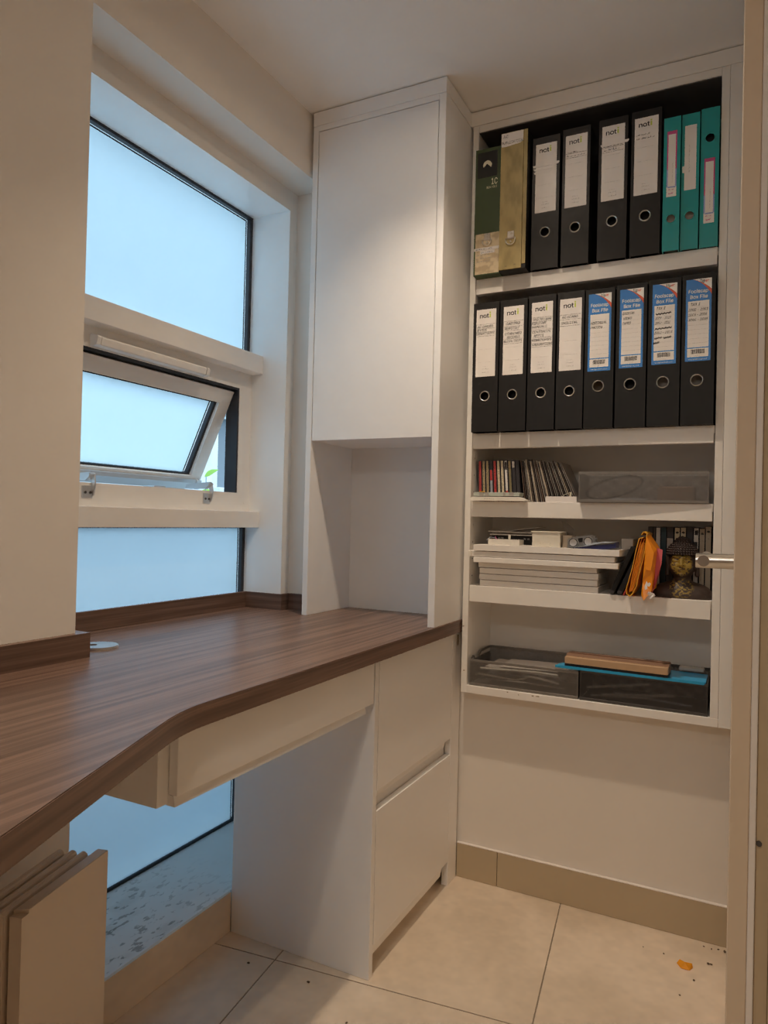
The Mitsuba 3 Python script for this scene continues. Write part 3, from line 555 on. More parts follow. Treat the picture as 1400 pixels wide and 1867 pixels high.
ORD = ['%d%s' % (i + 1, {1: 'st', 2: 'nd', 3: 'rd'}.get((i + 1) % 10 if (i + 1) not in (11, 12, 13) else 0, 'th')) for i in range(40)]; N = len(tones); rr = random.Random(5)
for i, tn in enumerate(tones):
    u = i / (N - 1); xb = -.553 + .147 * u; ang = 7 + 17 * u; tk = .0015 + .0016 * (i in (4, 7, 13)) + .0005 * rr.random()
    hgt = .124 - .006 * rr.random(); m = bx(xb - tk, xb, 1.960 + .004 * rr.random(), 2.085, ZCD + .0015, ZCD + hgt, .0003)
    single('disc_sleeve', rot(m, -ang, [0, 1, 0], [xb, 0, ZCD + .0015]), 'spine_' + tn, 'thin %s card disc sleeve, %s from the left in the leaning row' % ({'dark': 'black', 'dust': 'dusty brown', 'sand': 'cream'}.get(tn, tn), ORD[i]), 'disc sleeve', 'leaning disc sleeves')
k = thing('cd_case', 'clear green tinted CD case lying flat in front of the upright CDs', 'CD case')
part(k, 'lid', bx(-.690, -.556, 1.915, 1.958, ZCD + .0145, ZCD + .0255, .001), 'clear_case')
part(k, 'hinge', [bx(-.672, -.660, 1.9135, 1.917, ZCD + .0145, ZCD + .0262), bx(-.655, -.645, 1.9135, 1.917, ZCD + .0145, ZCD + .0256), bx(-.602, -.596, 1.9135, 1.917, ZCD + .0145, ZCD + .0262), bx(-.585, -.572, 1.9135, 1.917, ZCD + .0145, ZCD + .0256)], 'spine_grey')
part(k, 'label_edge', bx(-.672, -.655, 1.9125, 1.9145, ZCD + .0262, ZCD + .0280), 'amber')
k = thing('cd_case', 'thin white CD case lying on the shelf edge under the clear one', 'CD case')
part(k, 'lid', extr([(-.697, ZCD + .0015), (-.697, ZCD + .007), (-.690, ZCD + .0125), (-.556, ZCD + .0125), (-.545, ZCD + .007), (-.537, ZCD + .005), (-.537, ZCD + .0015)], 'y', 1.905, 1.958), 'white_plastic')
part(k, 'print', to_front(squiggle(.03, .0028, 'rw'), -.655, 1.905, ZCD + .0055), 'ink_grey')
k = thing('card_tray', 'small open white card tray in front of the leaning sleeves', 'tray')
part(k, 'body', [bx(-.488, -.404, 1.935, 1.9365, ZCD, ZCD + .016), bx(-.488, -.404, 1.955, 1.9565, ZCD, ZCD + .016), bx(-.488, -.4865, 1.9365, 1.955, ZCD, ZCD + .016), bx(-.4055, -.404, 1.9365, 1.955, ZCD, ZCD + .016), bx(-.4865, -.4055, 1.9365, 1.955, ZCD, ZCD + .0015)], 'paper')
part(k, 'tag', [tube([(-.445, 1.940, ZCD + .016), (-.435, 1.940, ZCD + .022), (-.425, 1.941, ZCD + .026)], .0006, 4), bx(-.424, -.419, 1.940, 1.942, ZCD + .016, ZCD + .028)], 'cream_print')

# ------------------------------------------------------------------ wire mesh baskets
def diamond(u0, u1, v0, v1, pitch, w, t):
    """expanded metal sheet in the xy plane: two families of flat bars clipped to the rectangle"""
    ms = []; R = sbox(u0, v0, u1, v1); L = (u1 - u0) + (v1 - v0)
    for sgn in (1, -1):
        k_ = (0.62 * sgn)
        for c0 in np.arange(u0 - (v1 - v0) / .62 - .01, u1 + (v1 - v0) / .62 + .01, pitch):
            xa, xb = c0, c0 + (v1 - v0) / .62
            if sgn < 0: xa, xb = xb, xa
            # segment from (xa, v0) to (xb, v1), cut to u0..u1
            p, q = np.array([xa, v0]), np.array([xb, v1]); t0, t1 = 0.0, 1.0; dx = q[0] - p[0]
            ta, tb = sorted(((u0 - p[0]) / dx, (u1 - p[0]) / dx)); t0, t1 = max(t0, ta), min(t1, tb)
            if t1 - t0 < .01: continue
            A, B = p + (q - p) * t0, p + (q - p) * t1; d = (B - A) / np.linalg.norm(B - A); nrm = np.array([-d[1], d[0]]) * w / 2
            V = [(*(A - nrm), 0), (*(B - nrm), 0), (*(B + nrm), 0), (*(A + nrm), 0), (*(A - nrm), t), (*(B - nrm), t), (*(B + nrm), t), (*(A + nrm), t)]
            F = [[4, 5, 6], [4, 6, 7], [0, 2, 1], [0, 3, 2], [0, 1, 5], [0, 5, 4], [2, 3, 7], [2, 7, 6]]
            ms.append(trimesh.Trimesh(V, F, process=False))
    return cat(ms)
def basket(x0, x1, y0, y1, z0, z1, label, m, lip=.007, dip=False, zb=None, wire=.00068, turn=0):
    def part(k, n, me, m, kind=None): return globals()['part'](k, n, rot(me, turn, [0, 0, 1], [x1, y0, 0]) if turn else me, m, kind=kind)
    k = thing('mesh_basket', label, 'basket'); zb = zb or z1
    fr = to_front(diamond(x0, x1, z0 + .004, z1 - .004, .0044, wire, .0006), 0, y0, 0)
    part(k, 'front_mesh', fr, m, kind='stuff')
    bkm = to_front(diamond(x0, x1, z0 + .004, zb - .004, .0044, wire, .0006), 0, y1, 0); part(k, 'back_mesh', bkm, m, kind='stuff')
    for xs_ in (x0, x1 - .0006):
        d_ = diamond(y0, y1, z0 + .004, min(z1, zb) - .004, .0044, wire, .0006); v = np.array(d_.vertices)
        part(k, 'side_mesh', trimesh.Trimesh(np.stack([xs_ + v[:, 2], v[:, 0], v[:, 1]], 1), d_.faces, process=False), m, kind='stuff')
    part(k, 'rim', bx(x0 - .001, x1 + .001, y0 - .001, y0 + .0015, z1 - lip, z1, .0004), m)
    part(k, 'rim', bx(x0 - .001, x1 + .001, y1 - .0015, y1 + .001, zb - lip, zb, .0004), m)
    for xs_ in (x0 - .001, x1 - .0015):
        if dip:
            ys = [(y0, z1), (y0 + .020, z1 + .008), (y0 + .036, z1 + .004), (y0 + .048, z1 - .012), (y0 + .060, z1 - .012), (y0 + .078, z1 + .006), (y0 + .10, zb), (y1, zb)]
            part(k, 'side_rim', extr(ys + [(a_, b_ - lip) for a_, b_ in ys[::-1]], 'x', xs_, xs_ + .0025), m)
        else:
            part(k, 'side_rim', bx(xs_, xs_ + .0025, y0, y1, z1 - lip, z1, .0004), m)
    part(k, 'foot_rail', bx(x0 - .001, x1 + .001, y0 - .001, y0 + .0015, z0, z0 + .007, .0004), m)
    for xs_ in (x0 - .0005, x1 - .002): part(k, 'corner_post', bx(xs_, xs_ + .0025, y0, y0 + .002, z0, z1), m)
    part(k, 'base', bx(x0, x1, y0, y1, z0, z0 + .0012), m)
    return k
BC = basket(-.3935, -.0800, 1.926, 2.12, ZCD + .0005, ZCD + .081, 'long wire mesh basket on the middle shelf beside the sleeves', 'mesh_metal', turn=3.2)
th_ = np.linspace(0, 2 * math.pi, 40)
single('cable_coil', tube([(-.312 + .072 * math.cos(t) , 1.965 + .03 * math.sin(t), ZCD + .042 + .032 * math.sin(t + .5)) for t in th_], .0022, 6), 'black_board', 'black cable coil lying inside the middle shelf mesh basket', 'cable', smooth=40)
single('gadget_box', bx(-.205, -.115, 1.97, 2.05, ZCD + .002, ZCD + .045, .003), 'spine_brown', 'brown box inside the right half of the middle shelf basket', 'box')
single('notepad', bx(-.375, -.23, 1.98, 2.09, ZCD + .002, ZCD + .014, .001), 'spine_slate', 'slate coloured pad on the bottom of the middle shelf basket', 'notepad')
ZE = .5797
basket(-.6975, -.3910, 1.940, 2.122, ZE + .0005, .6545, 'silver grey mesh tray on the bottom shelf holding white papers and cables', 'mesh_metal', dip=True, zb=.668)
basket(-.3850, -.0745, 1.940, 2.122, ZE + .0005, .6600, 'dark mesh tray on the bottom shelf under the blue folder', 'mesh_dark', dip=True, zb=.668)
def cable(pts, r, m, label): single('cable', tube(pts, r, 6), m, label, 'cable', smooth=40)
cable([(-.672, 1.958, .628), (-.62, 1.956, .630), (-.56, 1.957, .633), (-.50, 1.958, .6345), (-.45, 1.96, .632)], .0032, 'white_plastic', 'upper white cable inside the silver mesh tray')
cable([(-.683, 1.952, .607), (-.678, 1.951, .613), (-.63, 1.953, .610), (-.57, 1.954, .606), (-.545, 1.954, .612), (-.53, 1.954, .621), (-.50, 1.955, .618), (-.445, 1.957, .610)], .0030, 'white_plastic', 'lower bent white cable inside the silver mesh tray')
cable([(-.66, 1.97, .596), (-.55, 1.965, .60), (-.43, 1.962, .598)], .0026, 'paper_dim', 'grey cable on the bottom of the silver mesh tray')
single('paper_sheet', rot(bx(-.66, -.43, 1.965, 2.10, .628, .6295), 2, [0, 1, 0], [-.55, 2, .63]), 'paper_dim', 'loose sheet of paper lying in the silver mesh tray', 'paper')
single('paper_sheet', rot(bx(-.62, -.40, 1.962, 2.09, .640, .6412), -1.5, [0, 1, 0], [-.5, 2, .64]), 'paper', 'white sheet of paper on top in the silver mesh tray', 'paper')
for i, (a_, b_, m_) in enumerate((((-.37, 1.955, .612), (-.21, 1.953, .640), 'paper_dim'), ((-.33, 1.955, .597), (-.15, 1.953, .618), 'paper_dim'), ((-.30, 1.96, .605), (-.11, 1.957, .596), 'spine_slate'), ((-.36, 1.957, .592), (-.2, 1.956, .604), 'spine_grey'))):
    single('pen', tube([a_, b_], .0035, 8), m_, ['grey pen lying diagonally in the dark mesh tray, uppermost', 'grey pen in the dark mesh tray, second from top', 'slate pen near the right of the dark mesh tray', 'dull pen on the bottom of the dark mesh tray'][i], 'pen', smooth=40)
single('remote_control', bx(-.150, -.088, 2.055, 2.085, .6655, .6745, .002), 'paper_dim', 'pale grey remote control behind the wooden block', 'remote control')
fo = thing('folder', 'bright blue plastic folder lying across the mesh trays', 'folder')
part(fo, 'sheet', rot(extr([(-.452, 1.937), (-.446, 1.933), (-.430, 1.937), (-.082, 1.937), (-.079, 1.945), (-.079, 2.05), (-.38, 2.07), (-.447, 1.975)], 'z', .6605, .6640), .3, [0, 1, 0], [-.26, 2, .66]), 'folder_blue')
part(fo, 'edge', rot(extr([(-.452, 1.9365), (-.430, 1.9355), (-.082, 1.9355), (-.082, 1.9375), (-.452, 1.9385)], 'z', .6585, .6655), .3, [0, 1, 0], [-.26, 2, .66]), 'folder_blue')
wbk = thing('wooden_block', 'two tone wooden block with black base on the blue folder', 'wooden block')
fr_ = lambda m: rot(m, -2.0, [0, 0, 1], [-.43, 1.945, 0])
part(wbk, 'base', fr_(bx(-.428, -.166, 1.943, 1.998, .6655, .6720)), 'black_board')
part(wbk, 'front_strip', fr_(bx(-.428, -.166, 1.941, 1.958, .6720, .6905, .0012)), 'block_wood', label='light wood front strip')
part(wbk, 'top_strip', fr_(extr([(1.958, .6720), (1.958, .6905), (1.966, .6960), (1.998, .6960), (1.998, .6720)], 'x', -.428, -.166)), 'block_dark', label='dark wood rear strip')
part(wbk, 'ridge', fr_(bx(-.424, -.166, 1.978, 1.990, .6960, .6990, .001)), 'block_dark')

# ------------------------------------------------------------------ shelf with the boards, bags and the bust
ZS = .867
st = [(-.6735, -.3430, 1.938, .0175, 'lowest'), (-.6755, -.3455, 1.938, .0175, 'second from the bottom'), (-.6745, -.3430, 1.937, .0175, 'third from the bottom'), (-.6790, -.3475, 1.939, .0150, 'fourth from the bottom'), (-.6840, -.2890, 1.909, .0165, 'fifth, jutting to the right'), (-.6900, -.2985, 1.912, .0165, 'second from the top')]
z = ZS
for i, (x0, x1, y, t, w) in enumerate(st):
    single('white_board', bx(x0, x1, y, 2.11 - .006 * (i % 3), z + .0002, z + t - .0011, .0014), 'shelf_white', 'flat white board in the stack on the fourth shelf, ' + w, 'board', 'stacked white boards'); z += t
single('white_board', bx(-.6990, -.6905, 1.907, 2.09, z - .0158, z + .0005, .0008), 'white_plastic', 'short white board end sticking out left of the stack', 'board')
single('white_board', extr([(-.6830, 1.906), (-.2860, 1.904), (-.2620, 2.07), (-.6830, 2.09)], 'z', z + .0008, z + .0178), 'shelf_white', 'top white board carrying the small odds and ends', 'board', 'stacked white boards')
ZT = z + .0180
k = thing('battery_tray', 'low white tray at the left end of the top board', 'tray')
part(k, 'body', [bx(-.642, -.553, 1.914, 1.9155, ZT, ZT + .0165), bx(-.642, -.553, 1.958, 1.9595, ZT, ZT + .0165), bx(-.642, -.6405, 1.9155, 1.958, ZT, ZT + .0165), bx(-.5545, -.553, 1.9155, 1.958, ZT, ZT + .0165), bx(-.6405, -.5545, 1.9155, 1.958, ZT, ZT + .0015)], 'white_plastic')
part(k, 'corner_post', [bx(-.6425, -.6395, 1.9135, 1.9165, ZT, ZT + .0185), bx(-.5555, -.5525, 1.9135, 1.9165, ZT, ZT + .0185)], 'white_plastic')
dv = thing('circuit_device', 'black electronic gadget with flat metal lids behind the white tray', 'electronic device')
part(dv, 'body', bx(-.648, -.524, 1.962, 2.04, ZT, ZT + .027, .001), 'black_board')
part(dv, 'lid', [bx(-.650, -.524, 1.950, 2.05, ZT + .0275, ZT + .0305, .0008)], 'paper_dim'); part(dv, 'lid', rot(bx(-.655, -.528, 1.95, 2.06, ZT + .036, ZT + .0385, .0008), .8, [0, 1, 0], [-.6, 2, ZT + .03]), 'paper_dim')
part(dv, 'lid', rot(bx(-.60, -.515, 1.97, 2.06, ZT + .039, ZT + .041, .0008), -8, [0, 1, 0], [-.6, 2, ZT + .04]), 'paper_dim')
part(dv, 'connector', [bx(-.628, -.622, 1.958, 1.963, ZT + .017, ZT + .022), bx(-.619, -.612, 1.958, 1.963, ZT + .017, ZT + .022), bx(-.553, -.547, 1.958, 1.963, ZT + .016, ZT + .021), bx(-.543, -.537, 1.958, 1.963, ZT + .016, ZT + .021)], 'silver_plastic')
part(dv, 'clip', bx(-.594, -.588, 1.946, 1.949, ZT + .012, ZT + .030), 'cream_plastic')
part(dv, 'wire', tube([(-.66, 1.95, ZT + .012), (-.65, 1.952, ZT + .020), (-.635, 1.955, ZT + .020), (-.628, 1.956, ZT + .012)], .0012, 6), 'spine_slate', 40); part(dv, 'wire', tube([(-.635, 1.953, ZT + .024), (-.63, 1.953, ZT + .016), (-.622, 1.953, ZT + .013)], .001, 6), 'pink_print', 40)
single('metal_plate', bx(-.553, -.520, 1.918, 1.96, ZT, ZT + .0018, .0004), 'paper_dim', 'flat grey plate between the tray and the square white box', 'plate')
k = thing('plastic_box', 'square open cream plastic box with a flared rim on the top board', 'box')
x0, x1, y0, y1, hh = -.517, -.441, 1.914, 1.975, .0385
def ringbox(x0, x1, y0, y1, z0, z1, t): return [bx(x0, x1, y0, y0 + t, z0, z1), bx(x0, x1, y1 - t, y1, z0, z1), bx(x0, x0 + t, y0 + t, y1 - t, z0, z1), bx(x1 - t, x1, y0 + t, y1 - t, z0, z1)]
part(k, 'body', ringbox(x0, x1, y0, y1, ZT, ZT + hh, .002) + [bx(x0, x1, y0, y1, ZT, ZT + .0015)], 'cream_plastic')
part(k, 'rim', [hull([(x0, y0, ZT + hh), (x1, y0, ZT + hh), (x0 - .004, y0 - .004, ZT + hh + .003), (x1 + .004, y0 - .004, ZT + hh + .003), (x0, y0 + .002, ZT + hh), (x1, y0 + .002, ZT + hh), (x0 - .004, y0 - .002, ZT + hh + .0042), (x1 + .004, y0 - .002, ZT + hh + .0042)]),
    hull([(x1, y0, ZT + hh), (x1, y1, ZT + hh), (x1 + .004, y0 - .004, ZT + hh + .003), (x1 + .004, y1 + .004, ZT + hh + .003), (x1 - .002, y0, ZT + hh), (x1 - .002, y1, ZT + hh), (x1 + .002, y0 - .004, ZT + hh + .0042), (x1 + .002, y1 + .004, ZT + hh + .0042)]),
    hull([(x0, y0, ZT + hh), (x0, y1, ZT + hh), (x0 - .004, y0 - .004, ZT + hh + .003), (x0 - .004, y1 + .004, ZT + hh + .003), (x0 + .002, y0, ZT + hh), (x0 + .002, y1, ZT + hh), (x0 - .002, y0 - .004, ZT + hh + .0042), (x0 - .002, y1 + .004, ZT + hh + .0042)]),
    hull([(x0, y1, ZT + hh), (x1, y1, ZT + hh), (x0 - .004, y1 + .004, ZT + hh + .003), (x1 + .004, y1 + .004, ZT + hh + .003), (x0, y1 - .002, ZT + hh), (x1, y1 - .002, ZT + hh), (x0 - .004, y1 + .002, ZT + hh + .0042), (x1 + .004, y1 + .002, ZT + hh + .0042)])], 'cream_plastic')
for xa_, xb_ in ((x0, x0 + .022), (x1 - .025, x1)): part(k, 'band', bx(xa_, xb_, y0 - .0010, y0, ZT, ZT + .0125), 'cream_plastic')
part(k, 'tab', bx(x0 + .0245, x1 - .0275, y0 - .0008, y0, ZT + .001, ZT + .0120, .0003), 'cream_plastic')
single('carton', [bx(-.437, -.412, 1.925, 1.9262, ZT, ZT + .033), bx(-.437, -.4358, 1.9262, 1.985, ZT, ZT + .033), bx(-.4132, -.412, 1.9262, 1.985, ZT, ZT + .028), bx(-.4358, -.4132, 1.984, 1.985, ZT, ZT + .033)], 'cardboard', 'small brown card carton right of the square plastic box', 'carton')
single('clear_flap', extr([(-.4365, ZT), (-.428, ZT), (-.4255, ZT + .034), (-.4180, ZT + .047), (-.4370, ZT + .066), (-.456, ZT + .072), (-.4400, ZT + .040)], 'y', 1.988, 1.989), 'flap', 'dull translucent plastic flap standing behind the card carton', 'plastic flap')
gd = thing('film_camera', 'silver gadget with two round dials lying on the top board', 'gadget')
fr2 = lambda m: rot(m, -7, [0, 1, 0], [-.39, 1.93, ZT + .006])
bp = smooth_poly([(-.424, ZT + .004), (-.420, ZT + .028), (-.395, ZT + .032), (-.358, ZT + .033), (-.350, ZT + .022), (-.352, ZT + .004)], .004)
part(gd, 'body', fr2(extr(bp, 'y', 1.922, 1.95)), 'silver_plastic', 30)
for xx in (-.406, -.367):
    dl = part(gd, 'dial', fr2(to_front(lathe([(0, .002), (.0085, .0022), (.0105, .003), (.0125, .003), (.0125, 0)], 28), xx, 1.922, ZT + .0165)), 'alu', 30)
    part(dl, 'ring', fr2(to_front(lathe([(.0098, .0030), (.0112, .0036), (.0118, .0030)], 28), xx, 1.922, ZT + .0165)), 'black_board', 30)
part(gd, 'window', fr2(extr(smooth_poly([(-.391, ZT + .016), (-.382, ZT + .016), (-.380, ZT + .027), (-.393, ZT + .027)], .0015), 'y', 1.9212, 1.923)), 'black_board')
part(gd, 'knurl', [fr2(cyl((-.349 - .002 * (i % 2), 1.924, ZT + .012 + .005 * i), (-.349 - .002 * (i % 2), 1.946, ZT + .012 + .005 * i), .0028, 8)) for i in range(4)], 'silver_plastic', 30)
k = thing('pouch', 'navy and pale blue flat pouch lying at the right of the top board', 'pouch')
part(k, 'body', extr([(-.412, ZT), (-.385, ZT + .0035), (-.345, ZT + .0095), (-.300, ZT + .0155), (-.296, ZT + .0195), (-.296, ZT + .004), (-.33, ZT)], 'y', 1.912, 1.962), 'navy')
part(k, 'flap', extr([(-.412, ZT + .0006), (-.385, ZT + .0041), (-.365, ZT + .008), (-.330, ZT + .016), (-.315, ZT + .0165), (-.298, ZT + .0200), (-.315, ZT + .0190), (-.332, ZT + .0195), (-.352, ZT + .0165), (-.380, ZT + .006)], 'y', 1.908, 1.962), 'pale_blue')
single('grey_carton', bx(-.292, -.262, 1.975, 2.06, ZT, ZT + .028, .001), 'paper_dim', 'grey cube shaped carton at the back right of the top board', 'carton')
# leaning black cases
for i, (x, tk, an, w) in enumerate(((-.314, .0125, 23, 'left of two'), (-.2955, .0140, 24, 'right of two'))):
    k = thing('dvd_case', 'black DVD case leaning against the orange bag, ' + w, 'DVD case')
    fq = lambda m, x=x, an=an: rot(m, an, [0, 1, 0], [x + tk, 0, ZS + .0005])
    part(k, 'shell', fq(bx(x, x + tk, 1.925, 2.055, ZS + .0005, ZS + .135 - .012 * i, .0015)), 'black_board')
    part(k, 'foot', fq(bx(x + .001, x + tk - .001, 1.9235, 1.926, ZS + .002, ZS + .010, .0005)), 'spine_char')
single('red_booklet', rot(bx(-.2795, -.2760, 1.927, 2.05, ZS + .0005, ZS + .12), 24, [0, 1, 0], [-.276, 0, ZS]), 'spine_red', 'thin dark red booklet between the black cases and the orange bag', 'booklet')
# orange bags: folded sheets seen on their folded edge
def fold(pts, t, y0, y1, wob=.0, seed=0):
    """closed thin band following pts in x, z, run back along y with a wobble"""
    ln = shapely.LineString(pts); ring = ln.buffer(t / 2, cap_style='flat', join_style='round', quad_segs=3)
    m = extr(ring if isinstance(ring, Polygon) else ring.geoms[0], 'y', y0, y1)
    if wob:
        m = trimesh.Trimesh(m.vertices, m.faces).subdivide_to_size(.014)
        v = np.array(m.vertices); q = meshkit.fbm(v * 38 + seed, 2, seed) - .5; q2 = meshkit.fbm(v * 38 + 50 + seed, 2, seed) - .5
        v[:, 0] += wob * q; v[:, 1] += wob * 1.2 * q2; m = trimesh.Trimesh(v, m.faces, process=False)
    return m
bg = thing('orange_bag', 'amber orange folded plastic bag standing on its edge, left of two', 'bag')
part(bg, 'outer_fold', fold([(-.2285, 1.020), (-.238, 1.017), (-.2455, .985), (-.256, .930), (-.268, .885), (-.2665, .874), (-.259, .8685), (-.252, .876), (-.244, .895), (-.232, .945), (-.2235, .985), (-.2205, 1.030), (-.2285, 1.034), (-.2335, 1.026)], .0022, 1.903, 2.02, .003, 1), 'amber', 40)
part(bg, 'inner_fold', fold([(-.2345, 1.008), (-.2400, .985), (-.2495, .935), (-.2585, .889), (-.2585, .880), (-.2545, .884), (-.2465, .915), (-.2375, .960), (-.2300, 1.005)], .0018, 1.906, 2.01, .003, 2), 'orange', 40)
part(bg, 'inner_fold', fold([(-.2325, 1.018), (-.2440, .972), (-.2540, .918), (-.2570, .893), (-.2500, .915), (-.2400, .965), (-.2265, 1.016)], .0014, 1.907, 2.01, .003, 3), 'orange', 40)
part(bg, 'filling', extr(smooth_poly([(-.236, 1.000), (-.2515, .925), (-.259, .884), (-.2535, .878), (-.2440, .905), (-.2270, .985), (-.2265, 1.012)], .002), 'y', 1.912, 2.01), 'amber')
bg = thing('orange_bag', 'bright orange crumpled plastic bag with white print, right of two', 'bag')
def crease(P, F, t=.0016):
    """folded sheet from points and polygons, given a thickness"""
    P = np.array(P, float); m = trimesh.Trimesh(P, F, process=True); m.fix_normals(multibody=False)
    n = m.vertex_normals; V = np.vstack([m.vertices + n * t / 2, m.vertices - n * t / 2]); k_ = len(m.vertices); f = list(m.faces) + [g[::-1] + k_ for g in m.faces]
    e = m.edges[trimesh.grouping.group_rows(m.edges_sorted, require_count=1)]
    for a_, b_ in e: f += [[a_, a_ + k_, b_], [b_, a_ + k_, b_ + k_]]
    return trimesh.Trimesh(V, f, process=False)
Pb = [(-.2200, 1.900, 1.022), (-.2195, 1.960, 1.030), (-.1965, 1.905, .990), (-.1955, 1.965, .994), (-.2185, 1.893, .975), (-.2070, 1.888, .938), (-.2010, 1.890, .982), (-.2270, 1.900, .905), (-.2300, 1.904, .873), (-.2225, 1.890, .8615), (-.2060, 1.897, .884), (-.2035, 1.896, .935), (-.2190, 1.892, .940), (-.2255, 1.960, .900), (-.2280, 1.97, .8675), (-.2010, 1.965, .89)]
Fb = [[0, 1, 3], [0, 3, 2], [0, 2, 6], [0, 6, 4], [4, 6, 5], [4, 5, 12], [12, 5, 11], [7, 12, 11], [7, 11, 10], [7, 10, 9], [8, 7, 9], [0, 4, 12], [0, 12, 7], [2, 3, 15], [2, 15, 10], [2, 10, 11], [6, 2, 11], [6, 11, 5], [13, 7, 8], [13, 8, 14], [0, 7, 13], [1, 0, 13]]
part(bg, 'front_sheet', crease(Pb, Fb), 'orange'); part(bg, 'inner_sheet', fold([(-.217, 1.012), (-.210, .985), (-.214, .94), (-.222, .88)], .0016, 1.905, 1.98, .004, 7), 'amber', 40)
part(bg, 'print', to_front(rot(extr([(0, 0), (.006, .004), (.004, .012), (.009, .010), (.012, .018), (.008, .022), (.004, .018), (.001, .024), (-.002, .010)], 'z', 0, .0006), -8, [0, 0, 1], [0, 0, 0]), -.2205, 1.8885, .888), 'paper')
single('rose_sheet', crease([(-.1960, 1.915, .994), (-.1835, 1.918, .990), (-.1850, 1.912, .955), (-.2005, 1.915, .905), (-.2055, 1.91, .880), (-.1900, 1.96, .990), (-.1985, 1.96, .91)], [[0, 1, 2], [0, 2, 3], [3, 2, 4], [1, 5, 2], [2, 5, 6], [2, 6, 4]]), 'rose', 'rose red plastic sheet behind the bright orange bag', 'plastic sheet')
single('foil_wrapper', crease([(-.2205, 1.902, .868), (-.2120, 1.890, .884), (-.1985, 1.890, .881), (-.1960, 1.893, .876), (-.2070, 1.895, .866), (-.2150, 1.904, .8675), (-.2000, 1.886, .874)], [[0, 1, 2], [0, 2, 5], [5, 2, 6], [5, 6, 4], [6, 2, 3], [6, 3, 4]], .0018), 'paper', 'crumpled white wrapper at the foot of the bright orange bag', 'wrapper')
# DVDs behind the bust
dv_ = [(-.2305, -.2175, 1.048, 'char', 'black spine'), (-.2170, -.2110, 1.047, 'dark', 'thin black spine'), (-.2105, -.1985, 1.0475, 'white', 'white spine at the left'), (-.1978, -.1840, 1.0485, 'navyd', 'dark teal spine'), (-.1833, -.1665, 1.0485, 'char', 'black spine with a white foot label'), (-.1645, -.1505, 1.0485, 'cream', 'cream spine, left of a pair'), (-.1495, -.1358, 1.0490, 'cream', 'cream spine, right of a pair'), (-.1350, -.1190, 1.0500, 'char', 'black spine right of the cream pair'), (-.1180, -.1052, 1.0485, 'white', 'white spine with black pictures'), (-.1040, -.0905, 1.0470, 'sand', 'grey spine with a small star'), (-.0897, -.0755, 1.0530, 'sand', 'grey spine at the right end')]
mat('spine_navyd', (.012, .05, .07), .35)
for x0, x1, zt, cn, w in dv_:
    k = thing('dvd_case', 'upright DVD behind the bust, ' + w, 'DVD case', 'DVDs behind the bust')
    part(k, 'shell', bx(x0, x1, 2.018, 2.12, ZS + .0005, zt, .0015), 'spine_char')
    part(k, 'spine', bx(x0 + .0008, x1 - .0008, 2.0172, 2.0185, ZS + .002, zt - .002), 'spine_' + cn)
    xm = (x0 + x1) / 2
    if cn in ('cream', 'sand'): part(k, 'print', [to_front(text('*', .010, True, 0, .008), xm - .004, 2.0172, zt - .022), to_front(squiggle(.006, .003, 'dv'), xm - .003, 2.0172, zt - .034)], 'ink')
    if w.startswith('white spine with'): part(k, 'print', [bx(x0 + .003, x1 - .002, 2.0165, 2.0174, zt - .020, zt - .008), bx(x0 + .001, x1 - .003, 2.0165, 2.0174, zt - .050, zt - .038)], 'ink')
    if 'foot label' in w: part(k, 'foot_label', bx(x0 + .001, x1 - .001, 2.0165, 2.0174, zt - .060, zt - .030), 'paper_dim')

